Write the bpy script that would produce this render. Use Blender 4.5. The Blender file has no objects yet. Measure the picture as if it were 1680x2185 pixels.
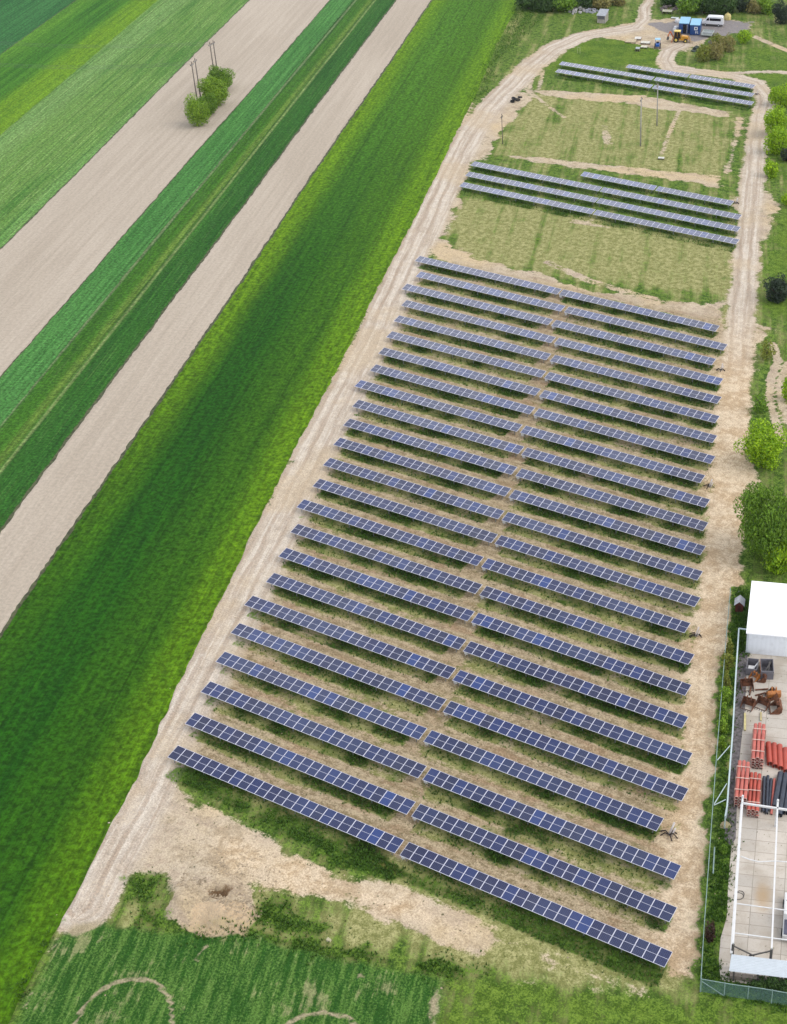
import bpy, math, random
import numpy as np
from mathutils import Vector, Matrix
R = math.radians
random.seed(7); RNG = np.random.default_rng(11)
scene = bpy.context.scene
COL = scene.collection

# ------------------------------------------------------------------ camera
CAMZ = 105.8
F, PX, PY = 3142.3, 1298.9, 1092.5          # photo pixels (1680 x 2185)
M = np.array([[0.88523796, 0.46510866, 0.0052623],
              [0.26174721, -0.48876568, -0.83222383],
              [-0.38450248, 0.73809352, -0.55441482]])
cam_d = bpy.data.cameras.new('camera'); cam = bpy.data.objects.new('camera', cam_d); COL.objects.link(cam)
cam_d.sensor_width = 36; cam_d.sensor_fit = 'AUTO'; cam_d.lens = F / 2185 * 36
cam_d.shift_x = -(PX - 840) / 2185; cam_d.shift_y = (PY - 1092.5) / 2185
cam_d.clip_start = 1; cam_d.clip_end = 5000
rm = Matrix([[M[0][i], -M[1][i], -M[2][i]] for i in range(3)]).to_4x4()
cam.matrix_world = Matrix.Translation((0, 0, CAMZ)) @ rm
scene.camera = cam

# ------------------------------------------------------------------ sky, sun, exposure
SUN_EL, SUN_AZ = R(52), R(75)               # azimuth clockwise from +Y
w = bpy.data.worlds.new('World'); scene.world = w; w.use_nodes = True
nt = w.node_tree; nt.nodes.clear()
wo = nt.nodes.new('ShaderNodeOutputWorld'); bg = nt.nodes.new('ShaderNodeBackground')
sky = nt.nodes.new('ShaderNodeTexSky'); sky.sky_type = 'NISHITA'; sky.sun_disc = False
sky.sun_elevation = SUN_EL; sky.sun_rotation = SUN_AZ; sky.dust_density = 3.0; sky.air_density = 1.0
hs = nt.nodes.new('ShaderNodeHueSaturation'); hs.inputs['Saturation'].default_value = 0.32
hs.inputs['Value'].default_value = 1.0
tc = nt.nodes.new('ShaderNodeTexCoord'); cn = nt.nodes.new('ShaderNodeTexNoise')
cn.inputs['Scale'].default_value = 3.2; cn.inputs['Detail'].default_value = 6
cr = nt.nodes.new('ShaderNodeMapRange'); cr.inputs[1].default_value = .38; cr.inputs[2].default_value = .60
cr.inputs[3].default_value = .25; cr.inputs[4].default_value = .9
mx = nt.nodes.new('ShaderNodeMix'); mx.data_type = 'RGBA'
sz = nt.nodes.new('ShaderNodeSeparateXYZ'); zr = nt.nodes.new('ShaderNodeMapRange'); cl = nt.nodes.new('ShaderNodeMix'); cl.data_type = 'RGBA'
zr.inputs[1].default_value = .60; zr.inputs[2].default_value = .82; nt.links.new(tc.outputs['Generated'], sz.inputs[0]); nt.links.new(sz.outputs[2], zr.inputs[0])
cl.inputs[6].default_value = (14.5, 15.0, 16.5, 1); cl.inputs[7].default_value = (6.5, 6.8, 7.6, 1)      # cloud deck: brighter towards the horizon than overhead
nt.links.new(zr.outputs[0], cl.inputs[0]); nt.links.new(cl.outputs[2], mx.inputs[7])
nt.links.new(tc.outputs['Generated'], cn.inputs['Vector']); nt.links.new(cn.outputs[0], cr.inputs[0])
nt.links.new(cr.outputs[0], mx.inputs[0]); nt.links.new(sky.outputs[0], hs.inputs['Color'])
nt.links.new(hs.outputs[0], mx.inputs[6]); nt.links.new(mx.outputs[2], bg.inputs['Color'])
bg.inputs['Strength'].default_value = 0.12
nt.links.new(bg.outputs[0], wo.inputs[0])
sl = bpy.data.lights.new('sun', 'SUN'); sl.energy = 1.05; sl.angle = R(35); sl.color = (1, .94, .85)
so = bpy.data.objects.new('sun', sl); COL.objects.link(so)
sd = Vector((math.sin(SUN_AZ) * math.cos(SUN_EL), math.cos(SUN_AZ) * math.cos(SUN_EL), math.sin(SUN_EL)))
so.rotation_euler = sd.to_track_quat('Z', 'Y').to_euler(); so.location = (0, 0, 200)
scene.view_settings.view_transform = 'Standard'; scene.view_settings.look = 'None'
scene.view_settings.exposure = 0.52; scene.view_settings.gamma = 1.0
scene.render.engine = 'CYCLES'

# ------------------------------------------------------------------ helpers
def G(px, py, z=0.0):
    d = np.array([(px - PX) / F, (py - PY) / F, 1.0]) @ M
    k = (CAMZ - z) / (-d[2])
    return np.array([d[0] * k, d[1] * k, z])
def PPM(p):                                   # photo pixels per metre at a world point
    return F / (M[2] @ (np.array(p) - np.array([0, 0, CAMZ])))
def lin(c): c /= 255; return c / 12.92 if c <= .04045 else ((c + .055) / 1.055) ** 2.4
def C(r, g, b, k=1.5): return (lin(r) / k, lin(g) / k, lin(b) / k, 1)

def tag(o, label=None, cat=None, group=None, kind=None):
    if label: o['label'] = label
    if cat: o['category'] = cat
    if group: o['group'] = group
    if kind: o['kind'] = kind
    return o
def empty(name, loc, label, cat, rz=0, group=None):
    o = bpy.data.objects.new(name, None); o.location = tuple(loc); o.rotation_euler = (0, 0, rz)
    o.empty_display_size = .3
    COL.objects.link(o); return tag(o, label, cat, group)

class MB:
    def __init__(s): s.v = []; s.f = []; s.mi = []
    def add(s, vs, fs, mi=0):
        b = len(s.v); s.v += [tuple(map(float, v)) for v in vs]
        s.f += [tuple(b + i for i in f) for f in fs]; s.mi += [mi] * len(fs); return s
    def box(s, x0, x1, y0, y1, z0, z1, mi=0):
        vs = [(x0,y0,z0),(x1,y0,z0),(x1,y1,z0),(x0,y1,z0),(x0,y0,z1),(x1,y0,z1),(x1,y1,z1),(x0,y1,z1)]
        return s.add(vs, [(0,3,2,1),(4,5,6,7),(0,1,5,4),(1,2,6,5),(2,3,7,6),(3,0,4,7)], mi)
    def bar(s, a, b, w=.1, h=None, mi=0):
        a = Vector(a); b = Vector(b); h = h or w; d = (b - a)
        if d.length < 1e-6: return s
        d.normalize(); up = Vector((0,0,1)) if abs(d.z) < .95 else Vector((0,1,0))
        x = d.cross(up).normalized() * (w/2); z = x.cross(d).normalized() * (h/2)
        vs = [a-x-z, a+x-z, a+x+z, a-x+z, b-x-z, b+x-z, b+x+z, b-x+z]
        return s.add(vs, [(0,3,2,1),(4,5,6,7),(0,1,5,4),(1,2,6,5),(2,3,7,6),(3,0,4,7)], mi)
    def tube(s, a, b, r0, r1=None, n=12, mi=0, caps=True, hollow=0):
        a = Vector(a); b = Vector(b); r1 = r0 if r1 is None else r1
        d = (b - a).normalized(); up = Vector((0,0,1)) if abs(d.z) < .95 else Vector((1,0,0))
        x = d.cross(up).normalized(); y = x.cross(d)
        def ring(c, r): return [c + x*(r*math.cos(2*math.pi*i/n)) + y*(r*math.sin(2*math.pi*i/n)) for i in range(n)]
        if hollow:
            k = 1 - hollow
            vs = ring(a, r0) + ring(b, r1) + ring(a, r0*k) + ring(b, r1*k); fs = []
            for i in range(n):
                j = (i+1) % n
                fs += [(i, j, n+j, n+i), (2*n+j, 2*n+i, 3*n+i, 3*n+j), (j, i, 2*n+i, 2*n+j), (n+i, n+j, 3*n+j, 3*n+i)]
            return s.add(vs, fs, mi)
        vs = ring(a, r0) + ring(b, r1); fs = [(i, (i+1) % n, n+(i+1) % n, n+i) for i in range(n)]
        if caps: fs += [tuple(range(n-1, -1, -1)), tuple(range(n, 2*n))]
        return s.add(vs, fs, mi)
    def prism(s, prof, y0, y1, mi=0):          # profile in XZ extruded along Y
        n = len(prof); vs = [(x, y0, z) for x, z in prof] + [(x, y1, z) for x, z in prof]
        fs = [tuple(range(n)), tuple(range(2*n-1, n-1, -1))] + [((i+1) % n, i, n+i, n+(i+1) % n) for i in range(n)]
        return s.add(vs, fs, mi)
    def mesh(s, name, mats, smooth=False):
        m = bpy.data.meshes.new(name); m.from_pydata(s.v, [], s.f)
        for k in (mats if isinstance(mats, (list, tuple)) else [mats]): m.materials.append(k)
        m.polygons.foreach_set('material_index', s.mi)
        if smooth: m.polygons.foreach_set('use_smooth', [True]*len(s.f))
        m.update(); return m
    def build(s, name, mats, parent=None, smooth=False):
        o = bpy.data.objects.new(name, s.mesh(name, mats, smooth)); COL.objects.link(o)
        if parent: o.parent = parent
        return o
def bevel(o, wd=.03):
    b = o.modifiers.new('bevel', 'BEVEL'); b.width = wd; b.segments = 2; b.limit_method = 'ANGLE'; return o

class NT:
    def __init__(s, name, rough=.9, spec=.2):
        s.m = bpy.data.materials.new(name); s.m.use_nodes = True; s.t = s.m.node_tree
        s.b = s.t.nodes['Principled BSDF']; s.b.inputs['Roughness'].default_value = rough
        s.b.inputs['Specular IOR Level'].default_value = spec
        s.tc = s.t.nodes.new('ShaderNodeTexCoord'); s.obj = s.tc.outputs['Object']
    def n(s, k): return s.t.nodes.new(k)
    def set(s, sock, v):
        if isinstance(v, bpy.types.NodeSocket): s.t.links.new(v, sock)
        elif isinstance(v, (tuple, list)) and len(v) == 4 and sock.type == 'VECTOR': sock.default_value = v[:3]
        else: sock.default_value = v
    def math(s, op, a, b=0.0, c=None, clamp=False):
        x = s.n('ShaderNodeMath'); x.operation = op; x.use_clamp = clamp
        s.set(x.inputs[0], a); s.set(x.inputs[1], b)
        if c is not None: s.set(x.inputs[2], c)
        return x.outputs[0]
    def map(s, v, sc=(1,1,1), rot=0.0, loc=(0,0,0)):
        x = s.n('ShaderNodeMapping'); s.set(x.inputs[0], v); x.inputs['Scale'].default_value = sc
        x.inputs['Rotation'].default_value = (0,0,rot); x.inputs['Location'].default_value = loc
        return x.outputs[0]
    def rmap(s, v, rot, sc):
        return s.map(s.map(v, (1, 1, 1), rot), sc)
    def noise(s, v, sc, det=4, rough=.55):
        x = s.n('ShaderNodeTexNoise'); s.set(x.inputs['Vector'], v); x.inputs['Scale'].default_value = sc
        x.inputs['Detail'].default_value = det; x.inputs['Roughness'].default_value = rough
        return x.outputs[0]
    def rng(s, v, a, b, c=0.0, d=1.0, smooth=True):
        x = s.n('ShaderNodeMapRange'); x.interpolation_type = 'SMOOTHSTEP' if smooth else 'LINEAR'
        s.set(x.inputs[0], v); x.inputs[1].default_value = a; x.inputs[2].default_value = b
        x.inputs[3].default_value = c; x.inputs[4].default_value = d
        return x.outputs[0]
    def mix(s, f, a, b, mode='MIX'):
        x = s.n('ShaderNodeMix'); x.data_type = 'RGBA'; x.blend_type = mode
        s.set(x.inputs[0], f); s.set(x.inputs[6], a); s.set(x.inputs[7], b); return x.outputs[2]
    def ramp(s, f, stops, interp='LINEAR'):
        x = s.n('ShaderNodeValToRGB'); s.set(x.inputs[0], f); x.color_ramp.interpolation = interp
        e = x.color_ramp.elements
        while len(e) < len(stops): e.new(.5)
        for q, (p, c) in zip(e, stops): q.position = p; q.color = c
        return x.outputs[0]
    def attr(s, nm):
        x = s.n('ShaderNodeAttribute'); x.attribute_name = nm; return x.outputs['Fac']
    def xyz(s, v):
        x = s.n('ShaderNodeSeparateXYZ'); s.set(x.inputs[0], v); return x.outputs
    def bump(s, h, st=.3, dist=.1):
        x = s.n('ShaderNodeBump'); s.set(x.inputs['Height'], h); x.inputs['Strength'].default_value = st
        x.inputs['Distance'].default_value = dist; s.t.links.new(x.outputs[0], s.b.inputs['Normal'])
    def out(s, c): s.set(s.b.inputs['Base Color'], c); return s.m

def paint(name, rgb, rough=.5, metal=0.0, var=.12, sc=2.0, spec=.4, dirt=None):
    t = NT(name, rough, spec); t.b.inputs['Metallic'].default_value = metal
    n1 = t.noise(t.obj, sc, 5); c = C(*rgb)
    d = tuple(x * (1 - var * 2) for x in c[:3]) + (1,)
    col = t.mix(t.rng(n1, .35, .65), d, c)
    if dirt: col = t.mix(t.rng(t.noise(t.obj, sc * 2.3, 6), .55, .75, 0, .7), col, C(*dirt))
    return t.out(col)

# ------------------------------------------------------------------ crop strips (long straight fields)
TH = R(-23.22)
ud = np.array([math.cos(TH), -math.sin(TH)]); vd = np.array([math.sin(TH), math.cos(TH)])
def rotmesh_obj(name, pts, z, mat, label=None):
    # polygon given in world xy, stored in strip-local axes so Object coordinates run along the furrows
    loc = [((p[0]*ud[0] + p[1]*ud[1]), (p[0]*vd[0] + p[1]*vd[1]), z) for p in pts]
    m = MB(); m.add(loc, [tuple(range(len(loc)))])
    o = m.build(name, mat); o.rotation_euler = (0, 0, -TH)
    tag(o, kind='structure')
    return o
def line(a, b, ext=150):
    A = G(*a)[:2]; B = G(*b)[:2]; d = (B - A) / np.linalg.norm(B - A)
    return A - d * ext, B + d * ext
BL = [((0, -330), (-330, 0)), ((0, 118), (163, 0)), ((0, 290), (338, 0)), ((0, 533), (532, 0)), ((0, 805), (705, 0)),
      ((0, 908), (755, 0)), ((0, 1135), (845, 0)), ((0, 1358), (922, 0))]
def wobble(a, b, amp, step=.7, k=0):
    L = np.linalg.norm(b - a); n = int(L / step); t = np.linspace(0, 1, n)
    nr = np.array([-(b - a)[1], (b - a)[0]]) / L
    o = np.convolve(RNG.normal(0, 1, n + 8), np.ones(3) / 3, 'same')[4:-4] * amp
    o += .35 * amp * 3 * np.sin(t * L / 23 + k)
    return [a + (b - a) * q + nr * oo for q, oo in zip(t, o)]
edges = [wobble(*line(a, b), .10 if i else 0, k=i) for i, (a, b) in enumerate(BL)]
edges[0] = [p - ud * 120 for p in edges[1]]
BFE_px = [(1160, -100), (1110, 0), (1062, 90), (1012, 210), (975, 280), (925, 385), (872, 490), (830, 570), (790, 648), (745, 738),
          (700, 826), (640, 935), (587, 1040), (540, 1135), (487, 1250), (440, 1340), (395, 1430), (330, 1575), (285, 1675),
          (245, 1745), (200, 1832), (158, 1915), (128, 1975), (85, 2050), (25, 2172), (-60, 2350)]
bfe = [G(*q)[:2] for q in BFE_px]
bfw = []
for a, b in zip(bfe[:-1], bfe[1:]):
    s_ = wobble(a, b, .13, .6); bfw += s_[:-1]
bfw.append(bfe[-1])

def field(name, c_lo, c_hi, c_streak, streak=.35, sx=1.4, patch=.02, bands=None, bump=.4, grain=2.2, sthr=(.52, .7), seed=0):
    t = NT(name, .95, .1); x, y, z = t.xyz(t.obj)
    st = t.noise(t.map(t.obj, (sx, .022, 1), loc=(seed, seed, 0)), 1.0, 6, .65)
    st2 = t.noise(t.map(t.obj, (sx * 3.3, .06, 1), loc=(seed * 2, 3, 0)), 1.0, 4, .6)
    big = t.noise(t.map(t.obj, (1.6, .6, 1), loc=(seed, 0, 0)), patch, 4)
    g1 = t.noise(t.obj, grain, 6, .7); g2 = t.noise(t.map(t.obj, (2, 1, 1)), .5, 4, .6)
    col = t.mix(t.rng(t.math('ADD', t.math('MULTIPLY', st, .75), t.math('MULTIPLY', big, .35)), .40, .70), c_lo, c_hi)
    if bands:
        for bd in bands:
            u0, u1, soft, colr, amt = bd[:5]
            xx = t.math('ADD', x, t.math('MULTIPLY', t.math('SUBTRACT', t.noise(t.map(t.obj, (1, .25, 1)), .12, 5, .7), .5), soft * 1.3))
            f = t.math('MULTIPLY', t.rng(xx, u0 - soft, u0 + soft), t.rng(xx, u1 - soft, u1 + soft, 1, 0))
            f = t.math('MULTIPLY', f, t.rng(t.math('ADD', t.math('MULTIPLY', g2, .5), t.math('MULTIPLY', st, .5)), .3, .62, amt * .45, amt))
            if len(bd) > 5: f = t.math('MULTIPLY', f, t.rng(y, bd[5], bd[6], bd[7], 1.0))
            col = t.mix(f, col, colr)
    col = t.mix(t.math('MULTIPLY', t.rng(st2, sthr[0], sthr[1]), streak), col, c_streak)
    fr_ = t.math('ABSOLUTE', t.math('SUBTRACT', t.math('FRACT', t.math('ADD', t.math('MULTIPLY', x, 1 / 5.5), t.math('MULTIPLY', t.noise(t.map(t.obj, (.02, .02, 1)), 1.0, 2), .5))), .5))
    tl = t.rng(fr_, .455, .49, 1.0, .80); dr = t.rng(t.noise(t.map(t.obj, (4.0, .03, 1), loc=(seed, 0, 0)), 1.0, 3, .7), .35, .65, .86, 1.12)
    dk = t.math('MULTIPLY', t.math('MULTIPLY', t.rng(g1, .36, .66, .52, 1.28), t.rng(g2, .3, .7, .88, 1.1)), t.math('MULTIPLY', tl, dr))
    v = t.n('ShaderNodeVectorMath'); v.operation = 'SCALE'; t.t.links.new(col, v.inputs[0]); t.t.links.new(dk, v.inputs['Scale'])
    t.bump(t.math('ADD', g1, t.math('MULTIPLY', st2, .5)), bump, .25)
    return t.out(v.outputs[0])
def U(px, py): p = G(px, py)[:2]; return float(p @ ud)
u = [U(0, q[0][1]) if i else 0 for i, q in enumerate(BL)]
soil = NT('ploughed_soil', .97, .08)
s1 = soil.noise(soil.map(soil.obj, (1.1, .02, 1)), 1.0, 6, .6); s2 = soil.noise(soil.map(soil.obj, (5, .12, 1)), 1.0, 4, .6)
s3 = soil.noise(soil.obj, 3.0, 6, .7); s4 = soil.noise(soil.map(soil.obj, (1.5, .5, 1)), .03, 4)
sc_ = soil.mix(soil.rng(soil.math('ADD', soil.math('MULTIPLY', s1, .5), soil.math('MULTIPLY', s4, .5)), .35, .65), C(182, 169, 151), C(199, 186, 168))
sc_ = soil.mix(soil.rng(s2, .55, .75, 0, .3), sc_, C(178, 164, 146))
sc_ = soil.mix(soil.rng(s3, .55, .8, 0, .35), sc_, C(166, 150, 130))
sdk = soil.math('MULTIPLY', soil.rng(soil.noise(soil.obj, 2.0, 6, .75), .35, .65, .86, 1.07), soil.rng(s2, .3, .7, 1.03, .95)); sv_ = soil.n('ShaderNodeVectorMath'); sv_.operation = 'SCALE'; soil.t.links.new(sc_, sv_.inputs[0]); soil.t.links.new(sdk, sv_.inputs['Scale']); sc_ = sv_.outputs[0]
soil.bump(soil.math('ADD', s3, s2), .25, .15); SOIL = soil.out(sc_)

strip_mats = [
    field('teal_crop', C(40, 98, 46), C(70, 128, 68), C(30, 80, 38), .5, 1.2, seed=3),
    field('lime_crop', C(52, 108, 28), C(84, 138, 38), C(40, 100, 36), .45, .8, seed=5,
          bands=[(u[2] - 9, u[2] + 3, 2.0, C(126, 164, 32), .8), (u[1] - 2, u[1] + 4, 2.0, C(110, 160, 48), .6)]),
    field('pale_crop', C(76, 126, 50), C(116, 154, 74), C(158, 188, 112), .55, .9, seed=9,
          bands=[(u[2] - 1, u[2] + 6, 3, C(132, 168, 100), .6), (u[3] - 3, u[3] + 1, 1.5, C(118, 168, 92), .5)], sthr=(.5, .68)),
    SOIL,
    field('blue_green_crop', C(60, 116, 50), C(94, 152, 76), C(52, 104, 48), .4, 1.6, seed=13),
    field('dark_green_crop', C(34, 80, 26), C(64, 116, 38), C(120, 150, 80), .3, 1.3, seed=17,
          bands=[(u[5] - .25, u[5] + .3, .2, C(150, 160, 118), .6), (u[5] + 5.0, u[5] + 5.45, .25, C(166, 184, 112), .8),
                 (u[5] + 3.2, u[5] + 4.6, .5, C(122, 150, 60), .75), (u[5] + .6, u[5] + 3.5, .6, C(76, 126, 30), .6),
                 (u[6] - 5, u[6] + 1, 1.5, C(50, 104, 36), .7)]),
    SOIL,
]
names = ['crop_field', 'crop_field', 'crop_field', 'ploughed_field', 'crop_field', 'crop_field', 'ploughed_field']
for i in range(7):
    a, b = edges[i], edges[i + 1]
    rotmesh_obj(names[i], list(a) + list(b)[::-1], .02 if i % 2 else .03, strip_mats[i])
# grass balk lines between fields
balk = paint('field_edge_grass', (92, 96, 62), .95, sc=1.2, var=.3, dirt=(60, 66, 38))
for i, wd in ((1, .22), (3, .28), (4, .22), (6, .4), (7, .42)):
    e = edges[i]; lft, rgt = [], []
    for k, p in enumerate(e):
        q = wd * (.55 + .9 * random.random()); lft.append(p - ud * q / 2); rgt.append(p + ud * q / 2)
    rotmesh_obj('field_edge', lft + rgt[::-1], .05, balk)
u8 = U(540, 1135)
big_mat = field('wheat_crop', C(30, 82, 12), C(44, 98, 14), C(70, 120, 26), .5, .9, patch=.02, seed=23, grain=1.6, bump=.8, sthr=(.58, .74),
                bands=[(u[7] + 1, u8 - 1, 5, C(94, 142, 36), .75, 190, 360, 0.0), (u[7] - 2, u[7] + 4.0, 2.6, C(114, 154, 20), .9, 110, 230, .08), (u8 - 4.0, u8 + 6, 2.0, C(114, 154, 20), .85, 70, 170, .6),
                       (u8 - 10, u8 - 3, 3, C(76, 118, 20), .65, 60, 200, .45)])
rotmesh_obj('wheat_field', list(edges[7]) + bfw, .035, big_mat)

# ------------------------------------------------------------------ terrain grid of the solar site
def sdf(P, poly):
    poly = np.asarray(poly); n = len(poly); d = np.full(len(P), 1e9); ins = np.zeros(len(P), bool)
    for i in range(n):
        a = poly[i]; b = poly[(i + 1) % n]; e = b - a; wv = P - a
        t = np.clip((wv @ e) / (e @ e + 1e-12), 0, 1); q = wv - t[:, None] * e; d = np.minimum(d, (q ** 2).sum(1))
        c = ((a[1] <= P[:, 1]) != (b[1] <= P[:, 1]))
        with np.errstate(divide='ignore', invalid='ignore'):
            xi = a[0] + (P[:, 1] - a[1]) * e[0] / (e[1] if e[1] else 1e-9)
        ins ^= c & (P[:, 0] < xi)
    d = np.sqrt(d); return np.where(ins, -d, d)
def pdist(P, pl):
    pl = np.asarray(pl); best = np.full(len(P), 1e9); side = np.zeros(len(P))
    for a, b in zip(pl[:-1], pl[1:]):
        e = b - a; wv = P - a; t = np.clip((wv @ e) / (e @ e), 0, 1); q = wv - t[:, None] * e; d = np.sqrt((q ** 2).sum(1))
        s_ = np.sign(e[0] * wv[:, 1] - e[1] * wv[:, 0]); m = d < best; best[m] = d[m]; side[m] = s_[m]
    return best, best * side
def W(pts): return np.array([G(*q)[:2] for q in pts])
def vnoise(P, cell, seed):
    rg = np.random.default_rng(seed); g = rg.uniform(-1, 1, (256, 256)); q = P / cell; i = np.floor(q).astype(int); f = q - i; f = f * f * (3 - 2 * f)
    a = g[i[:, 0] % 256, i[:, 1] % 256]; b = g[(i[:, 0] + 1) % 256, i[:, 1] % 256]; c = g[i[:, 0] % 256, (i[:, 1] + 1) % 256]; d = g[(i[:, 0] + 1) % 256, (i[:, 1] + 1) % 256]
    return (a * (1 - f[:, 0]) + b * f[:, 0]) * (1 - f[:, 1]) + (c * (1 - f[:, 0]) + d * f[:, 0]) * f[:, 1]
def poly_f(P, px, soft): return np.clip(.5 - (sdf(P, W(px)) + WARP * min(1.6, soft + .2)) / (2 * soft), 0, 1)

ST = .5
gx = np.arange(-262, 24, ST); gy = np.arange(34, 470, ST)
XX, YY = np.meshgrid(gx, gy); P = np.stack([XX.ravel(), YY.ravel()], 1)
WARP = vnoise(P, 3.5, 1) * .55 + vnoise(P, 1.5, 2) * .5 + vnoise(P, .8, 3) * .3
q3 = (np.c_[P, np.full(len(P), -CAMZ)]) @ M.T
ppx = PX + F * q3[:, 0] / q3[:, 2]; ppy = PY + F * q3[:, 1] / q3[:, 2]
keep = (ppx > -120) & (ppx < 1900) & (ppy > -260) & (ppy < 2420) & (q3[:, 2] > 5)
bfpoly = np.array(list(bfe) + [bfe[-1] + np.array([-150, -60]), bfe[0] + np.array([-260, 0])])
keep &= sdf(P, bfpoly) > -1.2
road_l = [(175, 1935), (222, 1845), (270, 1760), (312, 1680), (350, 1598), (400, 1500), (455, 1395), (505, 1305), (560, 1195), (612, 1095), (660, 1000), (706, 905), (748, 825), (790, 740), (828, 655),
          (868, 565), (905, 490), (940, 415), (972, 345), (1005, 285), (1050, 225), (1095, 180), (1135, 140), (1185, 102),
          (1245, 76), (1310, 66), (1350, 60)]
road_f = [(1355, 60), (1376, 40), (1376, 18), (1388, -2), (1406, -40)]
road_r = [(1458, 2040), (1464, 1990), (1478, 1880), (1492, 1760), (1500, 1640), (1506, 1520), (1518, 1400), (1532, 1290), (1543, 1180),
          (1552, 1060), (1560, 930), (1570, 800), (1580, 690), (1590, 580), (1598, 490), (1606, 400), (1614, 320), (1626, 250),
          (1636, 205), (1610, 176), (1560, 162), (1500, 154), (1440, 146)]
road_t = [(1432, 148), (1418, 128), (1430, 108), (1455, 96)]
road_e = [(1500, 158), (1580, 155), (1640, 153), (1720, 156)]
road_b = [(330, 1640), (360, 1700), (450, 1745), (560, 1800), (680, 1850), (800, 1900), (900, 1930), (1000, 1975), (1060, 2010)]
roads = [(road_l, 3.4), (road_r, 2.5), (road_t, 2.2), (road_e, 1.2), (road_f, 1.7)]
sand = np.zeros(len(P)); lat = np.zeros(len(P)); roadf = np.zeros(len(P)); bestd = np.full(len(P), 1e9)
for pl, hw in roads:
    d, s_ = pdist(P, W(pl)); v = np.clip(.5 - (d - hw + WARP * .6) / 2.4, 0, 1); sand = np.maximum(sand, v)
    m = d < bestd; lat[m] = s_[m]; bestd[m] = d[m]; roadf = np.maximum(roadf, np.clip(1 - (d - hw + 1) / 1.5, 0, 1))
SP = [  # sandy areas in photo pixels: polygon, edge softness in m, strength
    ([(885, 500), (905, 545), (1000, 575), (1200, 622), (1380, 662), (1535, 692), (1560, 640), (1490, 648), (1380, 640), (1270, 622), (1150, 585), (1030, 555), (950, 520), (915, 478)], 1.2, .95),
    ([(1050, 195), (1090, 190), (1150, 205), (1100, 250), (1065, 290), (1035, 340), (1000, 345)], 1.2, .95),
    ([(1090, 188), (1240, 196), (1370, 205), (1480, 222), (1560, 238), (1560, 252), (1470, 240), (1330, 222), (1190, 208)], .7, .8),
    ([(1040, 328), (1130, 345), (1240, 362), (1400, 380), (1530, 400), (1560, 360), (1590, 250), (1570, 250), (1548, 375), (1400, 362), (1250, 345), (1100, 330)], 1.0, .72),
    ([(940, 395), (985, 425), (960, 490), (930, 520), (900, 520)], 1.4, .8),
    ([(1560, 420), (1640, 400), (1672, 440), (1640, 500), (1610, 540), (1575, 520)], 1.2, .75),
    ([(1600, 690), (1648, 700), (1655, 725), (1620, 735), (1605, 790), (1590, 850), (1570, 850)], 1.3, .72),
    ([(1270, 74), (1340, 48), (1420, 40), (1500, 40), (1600, 48), (1592, 66), (1530, 78), (1480, 104), (1420, 112), (1330, 88)], 1.5, .95),
    ([(245, 1745), (330, 1600), (372, 1650), (420, 1700), (560, 1770), (700, 1850), (850, 1865), (930, 1905), (1040, 1965), (1150, 2040), (1050, 2040), (930, 2010), (840, 1975), (760, 1955), (640, 1920),
      (545, 1900), (540, 1960), (520, 1985), (400, 1975), (350, 1950), (352, 1880), (262, 1865), (255, 1940), (190, 1965), (140, 1955), (165, 1900)], 1.5, .9),
    ([(1540, 1000), (1600, 985), (1620, 1020), (1590, 1060), (1570, 1230), (1590, 1250), (1545, 1260), (1520, 1300), (1520, 1100)], 1.0, .85),
    ([(1455, 1990), (1485, 2000), (1480, 2090), (1450, 2125), (1400, 2090)], 2.2, .62),
    ([(1440, 1560), (1520, 1300), (1540, 1255), (1560, 1255), (1528, 1600), (1508, 1800), (1480, 2000), (1440, 2080), (1400, 2090), (1350, 2050), (1430, 2040), (1450, 1900)], .8, .72),
    ([(1150, 2010), (1300, 2050), (1420, 2090), (1470, 2120), (1350, 2130), (1200, 2095), (1000, 2050)], 2.2, .60),
    ([(30, 2165), (110, 1990), (140, 1985), (75, 2130), (40, 2200)], .6, .62),
    ([(198, 1985), (235, 1980), (225, 2010), (200, 2012)], .4, .8), ([(440, 1995), (465, 2000), (425, 2050), (415, 2048)], .4, .7),
    ([(755, 2070), (780, 2065), (785, 2090), (760, 2092)], .4, .7), ([(925, 2100), (938, 2098), (925, 2200), (912, 2200)], .4, .6),
]
for px, soft, k in SP: sand = np.maximum(sand, poly_f(P, px, soft) * k)
def arc(cpx, r, a0, a1):
    c = G(*cpx)[:2]; return np.array([c + r * np.array([math.cos(a), math.sin(a)]) for a in np.linspace(R(a0), R(a1), 26)])
for pl, hw in ((W([(150, 2240), (160, 2190), (172, 2160), (195, 2128), (240, 2098), (290, 2088), (325, 2092), (352, 2115), (366, 2145), (370, 2190)]), .22),
               (W([(600, 2195), (640, 2168), (690, 2160), (740, 2170), (770, 2195)]), .2)):
    d, _ = pdist(P, pl); sand = np.maximum(sand, np.clip(.68 - (d - hw + .08) / .8, 0, .62))
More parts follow.
